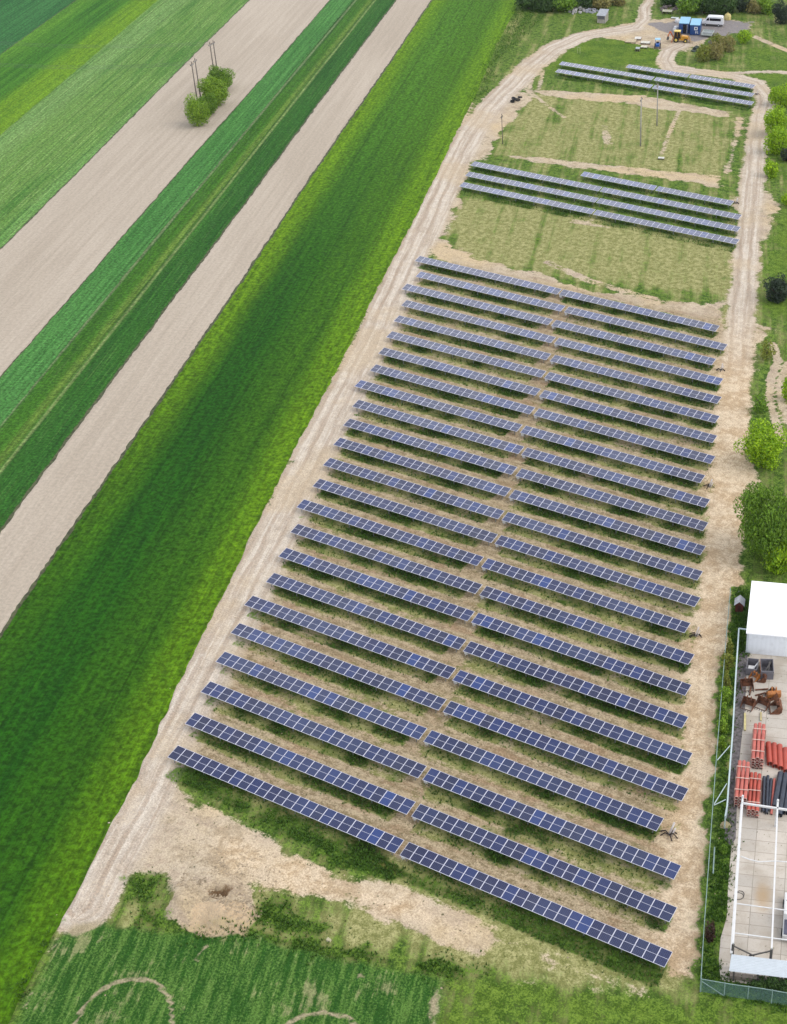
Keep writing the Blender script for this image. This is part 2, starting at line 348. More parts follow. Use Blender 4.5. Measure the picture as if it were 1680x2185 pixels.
# narrow tracks in the meadow
for pl, hw, k in (([(1650, 735), (1660, 770), (1645, 810), (1642, 850), (1655, 900), (1668, 940)], .35, .8), ([(1682, 775), (1668, 810), (1665, 850), (1682, 900)], .35, .8),
               ([(1130, 185), (1140, 205), (1190, 240), (1205, 250)], .5, .55), ([(1450, 235), (1432, 275), (1412, 330)], .4, .6), ([(1290, 270), (1298, 305)], .8, .55),
               ([(1160, 150), (1150, 190)], .4, .6), ([(1135, 170), (1128, 200)], .4, .6), ([(1610, 78), (1650, 95), (1690, 112)], .7, .8), ([(1375, 205), (1240, 205)], .5, .6),
               ([(1005, 220), (985, 270), (955, 320), (925, 385)], .6, .6), ([(1170, 560), (1260, 600), (1400, 640)], .8, .55), ([(1230, 470), (1300, 480)], 1.4, .6)):
    d, _ = pdist(P, W(pl)); sand = np.maximum(sand, np.clip(k + .05 - (d - hw) / .8, 0, k))

# solar rows: (kind, y of lower edge, xL0, xL1, xR0, xR1, modules left, modules right)
ROWS = [
('M24',78.23,-91.64,-63.5,-62.96,-34.92,25,25),('M23',83.00,-93.51,-65.38,-64.86,-36.74,25,25),('M22',87.76,-95.47,-67.24,-66.72,-38.58,25,25),
('M21',92.53,-97.43,-70.35,-69.79,-42.73,24,24),('M20',97.36,-99.32,-71.07,-70.54,-42.32,25,25),('M19',102.23,-101.35,-73.0,-72.46,-44.14,25,25),
('M18',107.05,-102.02,-74.69,-74.13,-46.89,24,24),('M17',111.94,-104.0,-76.63,-76.14,-48.82,24,24),('M16',116.85,-106.02,-78.62,-78.07,-50.74,24,24),
('M15',121.77,-108.84,-81.48,-80.89,-53.53,24,24),('M14',126.78,-110.09,-82.5,-82.04,-54.58,24,24),('M13',131.70,-112.07,-84.51,-83.99,-56.52,24,24),
('M12',136.68,-114.06,-86.48,-85.93,-58.41,24,24),('M11',141.63,-116.02,-88.49,-87.83,-60.32,24,24),('M10',146.64,-118.1,-90.36,-89.91,-62.34,24,24),
('M9',151.68,-121.35,-93.6,-93.06,-65.35,24,24),('M8',156.76,-122.2,-94.48,-93.86,-66.15,24,24),('M7',161.89,-124.28,-96.5,-95.88,-68.18,24,24),
('M6',167.04,-126.39,-98.53,-97.99,-70.12,24,24),('M5',172.23,-128.58,-100.62,-99.96,-72.13,24,24),('M4',177.49,-130.76,-102.76,-102.21,-74.21,24,24),
('M3',182.71,-134.23,-106.23,-105.68,-77.73,24,24),('M2',187.92,-134.96,-106.87,-106.25,-78.14,24,24),('M1',193.19,-138.67,-110.49,-110.18,-81.85,24,24),
('B4',226.19,-150.68,-121.8,-121.5,-92.74,24,24),('B3',231.49,-152.71,-123.92,-123.65,-94.79,24,24),('B2',236.79,-154.82,-126.0,-125.7,-96.9,24,24),
('B1',242.28,-132.92,-116.94,-116.6,-100.86,13,13),
('T3',297.68,-169.87,-145.15,-144.7,-120.29,20,20),('T2',303.12,-171.92,-147.48,-147.0,-122.47,20,20),('T1',308.74,-157.02,-141.12,-140.7,-124.67,13,13)]
MBK = [(855, 545), (1200, 612), (1560, 690), (1545, 1000), (1510, 1200), (1490, 1500), (1470, 1700), (1465, 2085), (900, 1880), (345, 1625), (560, 1230), (760, 800)]
inblk = poly_f(P, MBK, 1.5)
sand = np.maximum(sand, inblk * (.78 + .14 * vnoise(P, 6, 8) + .1 * vnoise(P * np.array([.25, 1.2]), 2.0, 9)))
lush_shade = np.zeros(len(P)); tbl = np.zeros(len(P))  # mask of lush grass, including the bands of painted shade under the tables
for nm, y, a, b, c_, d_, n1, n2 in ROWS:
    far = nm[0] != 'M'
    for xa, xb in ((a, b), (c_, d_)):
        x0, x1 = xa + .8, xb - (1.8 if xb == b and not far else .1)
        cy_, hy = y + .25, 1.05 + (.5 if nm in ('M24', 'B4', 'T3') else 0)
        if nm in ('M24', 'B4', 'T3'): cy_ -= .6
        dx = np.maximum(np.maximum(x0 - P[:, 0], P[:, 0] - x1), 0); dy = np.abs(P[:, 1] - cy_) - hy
        v = np.clip(.5 - np.maximum(dy, dx) / .8, 0, 1); lush_shade = np.maximum(lush_shade, v * (.93 + .3 * vnoise(P, 2.5, 21)))
tbl = lush_shade.copy()
LP = [([(365, 1640), (620, 1745), (862, 1850), (1050, 1930), (1300, 2045), (1200, 2010), (900, 1895), (740, 1860), (560, 1765), (430, 1695), (375, 1665)], 1.2, .8),
      ([(905, 1670), (1200, 1800), (1440, 1880), (1440, 1915), (1250, 1840), (900, 1700)], 1.3, .58),
      ([(1200, 1850), (1440, 1940), (1380, 1930), (1180, 1865)], 1.2, .5),
      ([(1528, 1400), (1575, 1395), (1560, 1800), (1555, 1960), (1535, 2010), (1540, 2085), (1680, 2118), (1680, 2146), (1495, 2125), (1475, 2060), (1505, 1800), (1515, 1600)], 1.0, .9),
      ([(1558, 1256), (1600, 1258), (1594, 1400), (1550, 1400)], .5, 1.0),
      ([(275, 1875), (345, 1872), (350, 1935), (355, 1965), (400, 1985), (540, 1992), (700, 2010), (1050, 2075), (1000, 2078), (700, 2045), (540, 2008), (270, 1980), (275, 1920)], 1.5, .85),
      ([(545, 1912), (600, 1925), (680, 1955), (760, 1985), (700, 2000), (560, 1990), (545, 1960)], 1.6, .8),
      ([(30, 2120), (110, 1975), (140, 1965), (110, 2005), (45, 2140)], .4, .8),
      ([(1105, 0), (1190, 0), (1160, 40), (1080, 120), (1040, 200), (1010, 215), (1040, 130), (1080, 60)], 1.2, .45)]
for px, soft, k in LP: lush_shade = np.maximum(lush_shade, poly_f(P, px, soft) * k)
sand *= (1 - .95 * np.clip(lush_shade * 1.2, 0, 1) * (1 - roadf))
crop = poly_f(P, [(20, 2200), (75, 2095), (115, 2010), (150, 1975), (215, 1965), (330, 1985), (540, 2000), (700, 2042), (860, 2068), (940, 2092), (925, 2190), (920, 2300), (-40, 2400)], .3)
green = np.full(len(P), .62)
GP = [([(1000, 560), (950, 480), (985, 420), (1100, 430), (1570, 520), (1560, 640), (1300, 600)], 2, .30), ([(1050, 330), (1130, 200), (1560, 240), (1540, 380)], 2, .38),
      (MBK, 2, .36), ([(540, 1990), (1050, 2070), (1500, 2120), (1420, 2080), (1000, 1930), (860, 1870)], 2, .26)]
for px, soft, k in GP:
    f_ = poly_f(P, px, soft); green = green * (1 - f_) + k * f_
f_ = poly_f(P, [(935, 2092), (1100, 2105), (1300, 2125), (1500, 2135), (1800, 2170), (1800, 2450), (900, 2450)], .8); green = green * (1 - f_) + f_ * .72
bright = f_ * .35
f_ = poly_f(P, [(1150, 160), (1240, 85), (1420, 85), (1430, 140), (1300, 140)], 1); bright = np.maximum(bright, f_ * .7); green = np.maximum(green, f_ * .9)
f_ = poly_f(P, [(1600, 100), (1760, 120), (1760, 700), (1610, 660), (1650, 500), (1680, 420), (1620, 330)], 2); bright = np.maximum(bright, f_ * .5); green = np.maximum(green, f_ * .8)
gravel = poly_f(P, [(1500, 42), (1600, 48), (1590, 66), (1530, 80), (1480, 90), (1440, 78), (1400, 62), (1380, 50)], 1.5)
brown = np.zeros(len(P))
for nm, y, a, b, c_, d_, n1, n2 in ROWS[:24]:
    dd = ((P[:, 0] - b - .2) / 4.0) ** 2 + ((P[:, 1] - y + 1.2) / 1.0) ** 2; brown = np.maximum(brown, np.exp(-dd) * .55)
# heights: soft ground unevenness, the dug pit and its heap
HR = vnoise(P, 1.1, 41) * .5 + vnoise(P, 2.7, 42)
zz = .05 * np.sin(P[:, 0] * .9 + np.cos(P[:, 1] * .5) * 2) * np.sin(P[:, 1] * .7) * 0 + RNG.normal(0, .015, len(P)) * np.clip(sand + .2, 0, 1)
hp = G(478, 1905)[:2]; dpit = ((P - hp) @ np.array([[.95, -.3], [.3, .95]])) / np.array([1.7, .8])
pit = np.exp(-(dpit ** 2).sum(1)); pit = pit * np.clip(.75 + .9 * vnoise(P, 1.3, 31), 0, 1.4); zz -= .9 * pit * (1 + .3 * np.sin(P[:, 0] * 2.3) * np.sin(P[:, 1] * 3.1))
for (qx, qy, r1, r2, h) in ((470, 1960, 3.4, 1.3, 1.6), (395, 1925, 2.0, 1.5, .6), (500, 1890, 1.5, .8, .7), (505, 1925, 1.3, 1.0, .6), (410, 1900, 2.3, 1.6, .4), (440, 1862, 1.6, .8, .45), (385, 1955, 1.6, .8, .3),
                            (1570, 1222, 1.8, 1.0, .5), (1100, 208, 3.5, 2.0, .5), (1640, 465, 3, 3, .5), (1632, 712, 3, 2.4, .5)):
    c0 = G(qx, qy)[:2]; dd = (((P - c0) / np.array([r1, r2])) ** 2).sum(1)
    zz += h * np.exp(-dd) * (1 + .45 * HR)
heap = np.clip(poly_f(P, [(350, 1955), (400, 1982), (520, 1988), (540, 1950), (535, 1900), (470, 1900), (380, 1905)], .5) + np.exp(-(((P - G(480, 1945)[:2]) / 3) ** 2).sum(1)), 0, 1)
sand = np.maximum(sand, heap)
heapf = poly_f(P, [(415, 1945), (400, 1985), (520, 1992), (545, 1950), (530, 1925), (490, 1935)], .8)

idx = np.full(len(P), -1); ncol = len(gx); nrow = len(gy)
K = keep.reshape(nrow, ncol); cell = K[:-1, :-1] & K[1:, :-1] & K[1:, 1:] & K[:-1, 1:]
ri, ci = np.nonzero(cell); v00 = ri * ncol + ci
quads = np.stack([v00, v00 + 1, v00 + ncol + 1, v00 + ncol], 1)
rdc = roadf[v00] > .5; crc = (crop[v00] > .5) & ~rdc
cls = np.where(rdc, 1, np.where(crc, 2, 0))
dr_, _ = pdist(P, W(road_r)); peach = np.clip(1.2 - (dr_ - 1.5) / 3, 0, 1) * np.clip((205 - P[:, 1]) / 25, 0, 1)
peach = np.maximum(peach, poly_f(P, [(480, 1790), (560, 1800), (760, 1880), (900, 1925), (980, 1975), (860, 1960), (700, 1925), (560, 1890), (490, 1850)], 1.6))
# terrain material
t = NT('terrain', .97, .08); o_ = t.obj
a_s, a_l, a_g, a_u, a_r = (t.attr(k) for k in ('sand', 'lush_shade', 'green', 'lat', 'roadf'))
a_k, a_p = t.attr('block'), t.attr('peach')
a_c, a_b, a_v, a_w, a_h, a_hp = (t.attr(k) for k in ('crop', 'bright', 'gravel', 'brown', 'pit', 'heap'))
nA = t.noise(o_, .22, 6, .6); nB = t.noise(o_, 1.1, 6, .65); nC = t.noise(o_, 4.5, 5, .7); nD = t.noise(t.map(o_, (1, 1, 1), loc=(40, 9, 0)), .06, 4)
rowN = t.noise(t.rmap(o_, R(-23.2), (.55, .03, 1)), 1.0, 4, .6)
rowX = t.noise(t.map(o_, (.12, 1.8, 1)), 1.0, 4, .65)
def sub5(x, k): return t.math('MULTIPLY', t.math('SUBTRACT', x, .5), k)
def addm(*a):
    r = a[0]
    for x in a[1:]: r = t.math('ADD', r, x)
    return r
fs = t.rng(addm(a_s, sub5(nA, .9), sub5(nB, .85), sub5(nC, .55), sub5(rowX, .5)), .40, .64)
fs = t.math('MULTIPLY', fs, t.rng(a_s, .02, .25))
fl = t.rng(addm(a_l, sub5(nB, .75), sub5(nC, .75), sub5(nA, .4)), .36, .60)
fg = t.rng(addm(a_g, sub5(nA, .7), sub5(nB, .6), sub5(rowN, 1.3), sub5(nC, .5)), .32, .68)
sandc = t.mix(t.rng(addm(nA, sub5(nB, .5)), .38, .64), C(192, 174, 146), C(222, 205, 178))
sandc = t.mix(t.rng(nD, .46, .60, 0, .7), sandc, C(218, 194, 154))
nE = t.noise(t.map(o_, (.35, 1.0, 1), loc=(7, 3, 0)), .45, 6, .65)
sandc = t.mix(t.rng(nE, .50, .66, 0, .65), sandc, C(176, 158, 138))
sandc = t.mix(t.rng(nC, .55, .78, 0, .5), sandc, C(160, 140, 112))
sandc = t.mix(t.math('MULTIPLY', t.rng(addm(nB, sub5(nA, 1.2)), .52, .74), .55), sandc, C(158, 138, 118))
# tyre ruts follow the road
ruts = t.noise(t.n('ShaderNodeCombineXYZ').outputs[0], 1)
cmb = t.n('ShaderNodeCombineXYZ'); t.set(cmb.inputs[0], t.math('MULTIPLY', a_u, 1.15)); xy = t.xyz(o_)
t.set(cmb.inputs[1], t.math('MULTIPLY', xy[1], .035))
ruts = t.noise(cmb.outputs[0], 1.0, 5, .7)
roadc = t.mix(t.rng(t.math('ADD', ruts, sub5(nA, .5)), .36, .62), C(196, 180, 160), C(224, 212, 195))
roadc = t.mix(t.rng(addm(nA, sub5(nC, .6)), .50, .74, 0, .5), roadc, C(196, 174, 144))
roadc = t.mix(t.rng(nC, .6, .8, 0, .35), roadc, C(168, 150, 130))
wig = t.math('ADD', a_u, sub5(t.noise(o_, .12, 3), 1.6))
for cc_, ww_, am_ in ((1.1, .28, .55), (-.7, .28, .5), (2.9, .55, .6), (-2.4, .22, .35)):
    dd_ = t.math('ABSOLUTE', t.math('SUBTRACT', wig, cc_)); roadc = t.mix(t.math('MULTIPLY', t.rng(dd_, ww_ * .5, ww_ * 1.3, am_, 0), t.rng(nB, .3, .55)), roadc, C(164, 142, 120))
roadc = t.mix(t.math('MULTIPLY', t.rng(nD, .5, .62), .6), roadc, C(206, 186, 156))
blkc = t.mix(t.rng(addm(nB, sub5(nC, .6), sub5(rowX, .8)), .34, .66), C(150, 132, 100), C(190, 172, 140))
blkc = t.mix(t.rng(nE, .5, .64, 0, .5), blkc, C(168, 134, 104))
sandc = t.mix(t.math('MULTIPLY', a_k, .9), sandc, blkc)
sandc = t.mix(a_r, sandc, roadc)
pch = t.mix(t.rng(addm(nA, sub5(nB, .7), sub5(nC, .4)), .36, .64), C(204, 176, 138), C(230, 208, 176))
sandc = t.mix(t.math('MULTIPLY', a_p, .85), sandc, pch)
sandc = t.mix(t.rng(t.math('ADD', a_v, sub5(nB, .6)), .4, .7), sandc, C(150, 144, 142))
dry = t.mix(t.rng(addm(nB, sub5(nC, .6)), .38, .66), C(140, 142, 84), C(178, 174, 120))
grn = t.mix(t.rng(addm(nB, sub5(nC, .8)), .36, .66), C(64, 94, 34), C(116, 142, 58))
brt = t.mix(t.rng(addm(nA, sub5(nC, .8)), .36, .62), C(70, 106, 22), C(118, 144, 44))
grn = t.mix(t.math('MULTIPLY', a_b, .9), grn, brt)
gr = t.mix(fg, dry, grn)
gr = t.mix(t.rng(nC, .58, .75, 0, .55), gr, C(72, 88, 40))
col = t.mix(fs, gr, sandc)
lush_shade_c = t.mix(t.rng(addm(nB, sub5(nC, .9)), .35, .70), C(22, 40, 12), C(54, 80, 24))  # lush grass among the tables, darkened further to paint in their shade
lush_shade_c = t.mix(a_k, t.mix(t.rng(addm(nB, sub5(nC, .9)), .35, .70), C(50, 84, 24), C(106, 136, 50)), lush_shade_c)
col = t.mix(t.math('MULTIPLY', fl, .97), col, lush_shade_c)
col = t.mix(t.math('MULTIPLY', t.rng(t.math('ADD', a_w, sub5(nB, .7)), .4, .8), .75), col, C(128, 96, 66))
# dark weed specks on the poor ground
sp = t.math('MULTIPLY', t.rng(t.noise(o_, 2.0, 2, .5), .66, .74), t.rng(a_r, .2, .6, 1, 0))
col = t.mix(t.math('MULTIPLY', sp, .75), col, C(66, 72, 34))
# patchy young crop in the near corner
cs = t.noise(t.rmap(o_, R(-23.2), (1.9, .17, 1)), 1.0, 5, .7)
crc_ = t.mix(t.rng(addm(cs, sub5(nC, .7)), .4, .66), C(48, 90, 32), C(98, 134, 60))
crc_ = t.mix(t.rng(addm(cs, sub5(nA, 1.3), sub5(nB, .5)), .60, .80, 0, .7), crc_, C(158, 156, 112))
crc_ = t.mix(t.rng(addm(a_s, sub5(nB, .5)), .42, .66), crc_, C(176, 162, 132))
col = t.mix(a_c, col, crc_)
col = t.mix(t.rng(addm(a_h, sub5(nB, .9), sub5(nC, .7)), .22, .5, 0, .9), col, C(112, 84, 56))
col = t.mix(t.math('MULTIPLY', t.rng(addm(a_hp, sub5(nB, .8)), .4, .7), .8), col, t.mix(t.rng(nC, .4, .7), C(226, 200, 164), C(196, 166, 130)))
dk = t.math('MULTIPLY', t.math('MULTIPLY', t.rng(nC, .34, .68, .76, 1.14), t.rng(nB, .3, .7, .88, 1.1)), t.rng(t.noise(o_, 9.0, 3, .6), .3, .7, .92, 1.08))
v = t.n('ShaderNodeVectorMath'); v.operation = 'SCALE'; t.t.links.new(col, v.inputs[0]); t.t.links.new(dk, v.inputs['Scale'])
t.bump(t.math('ADD', t.math('MULTIPLY', nC, .5), nB), .55, .22)
TERR = t.out(v.outputs[0])
attrs = dict(sand=sand, lush_shade=lush_shade, green=green, lat=lat, roadf=roadf, crop=crop, bright=bright, gravel=gravel, brown=brown, pit=pit, heap=heapf, block=np.maximum(inblk, tbl) * (1 - roadf), peach=peach)
for k, nm in enumerate(('ground', 'dirt_road', 'young_crop_field')):
    q = quads[cls == k]; uq, inv = np.unique(q, return_inverse=True); inv = inv.reshape(q.shape)
    me = bpy.data.meshes.new(nm); me.vertices.add(len(uq)); me.loops.add(inv.size); me.polygons.add(len(q))
    me.vertices.foreach_set('co', np.c_[P[uq], zz[uq]].ravel()); me.loops.foreach_set('vertex_index', inv.ravel().astype(np.int32))
    me.polygons.foreach_set('loop_start', np.arange(0, inv.size, 4, dtype=np.int32)); me.polygons.foreach_set('loop_total', np.full(len(q), 4, np.int32))
    me.update(calc_edges=True); me.validate()
    me.polygons.foreach_set('use_smooth', [True] * len(q))
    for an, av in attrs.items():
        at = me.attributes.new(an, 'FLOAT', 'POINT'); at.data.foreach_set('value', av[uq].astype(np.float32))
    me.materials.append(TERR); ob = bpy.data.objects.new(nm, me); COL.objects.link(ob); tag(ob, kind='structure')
# one great sheet below everything to the horizon
gm = NT('meadow', .97, .08); g_ = gm.noise(gm.obj, .02, 5); g2_ = gm.noise(gm.obj, .6, 6, .7)
gcol = gm.mix(gm.rng(g_, .4, .6), C(70, 112, 44), C(112, 140, 70)); gcol = gm.mix(gm.rng(g2_, .45, .7, 0, .5), gcol, C(60, 84, 36))
gs = MB(); gs.add([(-2500, -1500, -.12), (2500, -1500, -.12), (2500, 3500, -.12), (-2500, 3500, -.12)], [(0, 1, 2, 3)])
# sheet is kept under the near terrain by a small drop so that the pit is not filled: leave a hole there
gs = MB(); hx0, hx1, hy0, hy1 = hp[0] - 8, hp[0] + 8, hp[1] - 6, hp[1] + 6
for (xa, xb, ya, yb) in ((-2500, hx0, -1500, 3500), (hx1, 2500, -1500, 3500), (hx0, hx1, -1500, hy0), (hx0, hx1, hy1, 3500)):
    gs.add([(xa, ya, -.15), (xb, ya, -.15), (xb, yb, -.15), (xa, yb, -.15)], [(0, 1, 2, 3)])
tag(gs.build('ground', gm.out(gcol)), kind='structure')

# ------------------------------------------------------------------ grass tufts and weeds (stuff)
def hgt(x, y):
    i = np.clip(((y - gy[0]) / ST).astype(int), 0, nrow - 1); j = np.clip(((x - gx[0]) / ST).astype(int), 0, ncol - 1)
    return i * ncol + j
def tufts(name, pts, hmin, hmax, mat, nb=4):
    n = len(pts); h = RNG.uniform(hmin, hmax, n); vs = np.zeros((n, nb, 3, 3))
    zb = zz[hgt(pts[:, 0], pts[:, 1])]
    for b in range(nb):
        a = RNG.uniform(0, 6.28, n); wd = h * RNG.uniform(.3, .55, n); ln = h * RNG.uniform(.2, .8, n)
        c_, s_ = np.cos(a), np.sin(a); base = np.c_[pts, zb]
        vs[:, b, 0] = base + np.c_[-s_ * wd / 2, c_ * wd / 2, np.zeros(n) - .02]; vs[:, b, 1] = base + np.c_[s_ * wd / 2, -c_ * wd / 2, np.zeros(n) - .02]
        vs[:, b, 2] = base + np.c_[c_ * ln, s_ * ln, h * RNG.uniform(.6, 1.1, n)]
    co = vs.reshape(-1, 3); nf = len(co) // 3; me = bpy.data.meshes.new(name)
    me.vertices.add(len(co)); me.loops.add(nf * 3); me.polygons.add(nf)
    me.vertices.foreach_set('co', co.ravel()); me.loops.foreach_set('vertex_index', np.arange(nf * 3, dtype=np.int32))
    me.polygons.foreach_set('loop_start', np.arange(0, nf * 3, 3, dtype=np.int32)); me.polygons.foreach_set('loop_total', np.full(nf, 3, np.int32))
    me.update(calc_edges=True); me.materials.append(mat); ob = bpy.data.objects.new(name, me); COL.objects.link(ob); return ob
def leafmat(name, dark, lite, yel=None, rough=.7, trans=.35):
    t = NT(name, rough, .25); gi = t.n('ShaderNodeNewGeometry'); n1 = t.noise(t.obj, .9, 4)
    f = t.math('ADD', t.math('MULTIPLY', gi.outputs['Random Per Island'], .6), t.math('MULTIPLY', t.math('SUBTRACT', n1, .3), .8))
    st = [(.1, dark), (.75, lite)] + ([(1.0, yel)] if yel else [])
    c = t.ramp(f, st)
    c = t.mix(1.0, c, (1.55, 1.55, 1.5, 1), 'MULTIPLY') if trans > .2 else c
    t.out(c)
    if trans:
        tr = t.n('ShaderNodeBsdfTranslucent'); ms = t.n('ShaderNodeMixShader'); ms.inputs[0].default_value = trans
        t.t.links.new(c, tr.inputs['Color']); t.t.links.new(t.b.outputs[0], ms.inputs[1]); t.t.links.new(tr.outputs[0], ms.inputs[2])
        t.t.links.new(ms.outputs[0], t.t.nodes['Material Output'].inputs['Surface'])
    return t.m
tall_m = leafmat('tall_grass', C(38, 66, 20), C(82, 118, 40), C(112, 136, 52))
weed_m = leafmat('weed_leaf', C(52, 66, 28), C(110, 122, 60), C(150, 146, 84))
cand = np.nonzero(keep)[0]; inview = cand[(ppx[cand] > -10) & (ppx[cand] < 1690) & (ppy[cand] > -5) & (ppy[cand] < 2200)]
wl = lush_shade[inview] ** 3 * (1 - roadf[inview]); sel = RNG.choice(inview, 42000, p=wl / wl.sum())
o = tufts('tall_grass', P[sel] + RNG.uniform(-.3, .3, (len(sel), 2)), .12, .34, tall_m)
tag(o, 'dark green tall grass growing under and along the solar rows', 'grass', kind='stuff')
wl = ((1 - roadf[inview]) * (.25 + .6 * inblk[inview]) * np.clip(1.1 - sand[inview], .05, 1) * (1 - crop[inview])); wl = np.clip(wl, 0, None)
sel = RNG.choice(inview, 14000, p=wl / wl.sum())
o = tufts('weeds', P[sel] + RNG.uniform(-.3, .3, (len(sel), 2)), .07, .2, weed_m, 3)
tag(o, 'low scattered weeds on the dry ground between the rows', 'weeds', kind='stuff')

def clods(name, pts, smin, smax, mat):
    n = len(pts); r = RNG.uniform(smin, smax, n); zb = zz[hgt(pts[:, 0], pts[:, 1])]
    oc = np.array([(1, 0, 0), (0, 1, 0), (-1, 0, 0), (0, -1, 0), (0, 0, 1)], float); fc = np.array([(0, 1, 4), (1, 2, 4), (2, 3, 4), (3, 0, 4)])
    co = (oc[None] * RNG.uniform(.6, 1.2, (n, 5, 3)) * r[:, None, None]); co[:, :, 2] *= .7; a = RNG.uniform(0, 6.28, n); c_, s_ = np.cos(a)[:, None], np.sin(a)[:, None]
    x = co[:, :, 0] * c_ - co[:, :, 1] * s_ + pts[:, :1]; y = co[:, :, 0] * s_ + co[:, :, 1] * c_ + pts[:, 1:]; z = co[:, :, 2] + zb[:, None] - .01
    V = np.stack([x, y, z], 2).reshape(-1, 3); Fi = (fc[None] + np.arange(n)[:, None, None] * 5).reshape(-1)
    me = bpy.data.meshes.new(name); me.vertices.add(len(V)); me.loops.add(len(Fi)); me.polygons.add(len(Fi) // 3); me.vertices.foreach_set('co', V.ravel())
    me.loops.foreach_set('vertex_index', Fi.astype(np.int32)); me.polygons.foreach_set('loop_start', np.arange(0, len(Fi), 3, dtype=np.int32)); me.polygons.foreach_set('loop_total', np.full(len(Fi) // 3, 3, np.int32))
    me.update(calc_edges=True); me.materials.append(mat); ob = bpy.data.objects.new(name, me); COL.objects.link(ob); return ob
dpt, _ = pdist(P[inview], np.array([G(395, 1900)[:2], G(440, 1860)[:2], G(500, 1890)[:2], G(470, 1965)[:2], G(390, 1950)[:2]]))
wl = sand[inview] ** 2 * (1 - .93 * roadf[inview]) * (.25 + 6 * np.exp(-(dpt / 3.0) ** 2)); sel = RNG.choice(inview, 6500, p=wl / wl.sum())
o = clods('soil_clods', P[sel] + RNG.uniform(-.3, .3, (len(sel), 2)), .04, .14, paint('clod', (198, 178, 148), .95, sc=1.0, var=.2))
tag(o, 'loose clods of sandy soil strewn round the dug pit and road edges', 'soil clods', kind='stuff')

# ------------------------------------------------------------------ solar tables
gl = NT('solar_glass', .16, .35); oi = gl.n('ShaderNodeObjectInfo'); x_, y_, z_ = gl.xyz(gl.obj)
cc = gl.ramp(oi.outputs['Random'], [(0, C(10, 24, 66)), (.3, C(20, 32, 80)), (.5, C(22, 30, 66)), (.75, C(16, 36, 88)), (.95, C(26, 48, 104)), (1, C(22, 58, 124))])
fx = gl.math('FRACT', gl.math('MULTIPLY', x_, 6 / 1.02)); fy = gl.math('FRACT', gl.math('MULTIPLY', y_, 6.2))
ln = gl.math('MAXIMUM', gl.rng(gl.math('ABSOLUTE', gl.math('SUBTRACT', fx, .5)), .43, .49, 0, 1), gl.rng(gl.math('ABSOLUTE', gl.math('SUBTRACT', fy, .5)), .46, .5, 0, .6))
cc = gl.mix(gl.math('MULTIPLY', ln, .35), cc, C(120, 124, 150))
smg = gl.noise(gl.obj, 1.6, 4); cc = gl.mix(gl.rng(smg, .5, .8, 0, .12), cc, C(150, 150, 165))
gl.b.inputs['Coat Weight'].default_value = 1.0; gl.b.inputs['Coat IOR'].default_value = 1.52; gl.b.inputs['Coat Roughness'].default_value = .06
gg = gl.n('ShaderNodeNewGeometry'); cc = gl.mix(gl.rng(gl.noise(gg.outputs['Position'], .07, 3), .42, .68, 0, .25), cc, C(76, 94, 136))
GLASS = gl.out(cc)
ALU = paint('aluminium_frame', (240, 240, 252), .4, .0, .03)
STEEL = paint('galvanised_steel', (168, 172, 172), .45, .6, .12)
BACK = paint('module_backsheet', (196, 196, 198), .6)
TILT = R(10); DEP = 1.66; LOW = .8; MW = 1.10
def module_mesh():
    m = MB(); X = MW / 2; fr = .028; mb = .012; T = .04
    m.box(-X, X, 0, DEP, -T, -.006, 1)
    ys = [0, fr, DEP/2 - mb, DEP/2 + mb, DEP - fr, DEP]; xs = [-X, -X + fr, X - fr, X]
    for i in range(3):
        for j in range(5):
            glass = i == 1 and j in (1, 3); z = -.003 if glass else 0
            m.add([(xs[i], ys[j], z), (xs[i+1], ys[j], z), (xs[i+1], ys[j+1], z), (xs[i], ys[j+1], z)], [(0, 1, 2, 3)], 0 if glass else 1)
    for (xa, xb, ya, yb) in ((-X, X, 0, .002), (-X, X, DEP - .002, DEP), (-X, -X + .002, .002, DEP - .002), (X - .002, X, .002, DEP - .002)):
        m.box(xa, xb, ya, yb, -.006, -.0005, 1)
    return m.mesh('solar_module', [GLASS, ALU])
MOD = module_mesh()
def leg_mesh():
    m = MB(); yb, yt = .3, 1.36
    zf = LOW + yb * math.tan(TILT) - .12; zr = LOW + yt * math.cos(TILT) * math.tan(TILT) - .12
    m.bar((0, yb, -.1), (0, yb, zf), .09, .06); m.bar((0, yt, -.1), (0, yt, zr), .09, .06)
    m.bar((0, yb - .25, zf - .06), (0, yt + .2, zr + .02), .06, .09); m.bar((0, yb, .25), (0, yt, zr - .25), .04)
    return m.mesh('leg', [STEEL])
LEG = leg_mesh()
box_m = MB(); box_m.box(-.2, .2, .05, .22, .3, .75); box_m.bar((-.1, .13, 0), (-.1, .13, .3), .04); BOXM = box_m.mesh('junction_box', [paint('white_box', (226, 228, 226), .4)])
RAILS = {}
def rail_mesh(L):
    m = MB()
    for yy in (.42, 1.24):
        z = LOW + yy * math.sin(TILT) - .075; m.box(.02, L - .02, yy * math.cos(TILT) - .03, yy * math.cos(TILT) + .03, z - .05, z + .03)
    return m.mesh('rail', [ALU])
ORD = ['first', 'second', 'third', 'fourth', 'fifth', 'sixth', 'seventh', 'eighth', 'ninth', 'tenth', 'eleventh', 'twelfth', 'thirteenth', 'fourteenth',
       'fifteenth', 'sixteenth', 'seventeenth', 'eighteenth', 'nineteenth', 'twentieth', 'twenty-first', 'twenty-second', 'twenty-third', 'twenty-fourth']
def place(obname, data, parent, loc, rot=(0, 0, 0)):
    o = bpy.data.objects.new(obname, data); o.location = loc; o.rotation_euler = rot; o.parent = parent; COL.objects.link(o); return o
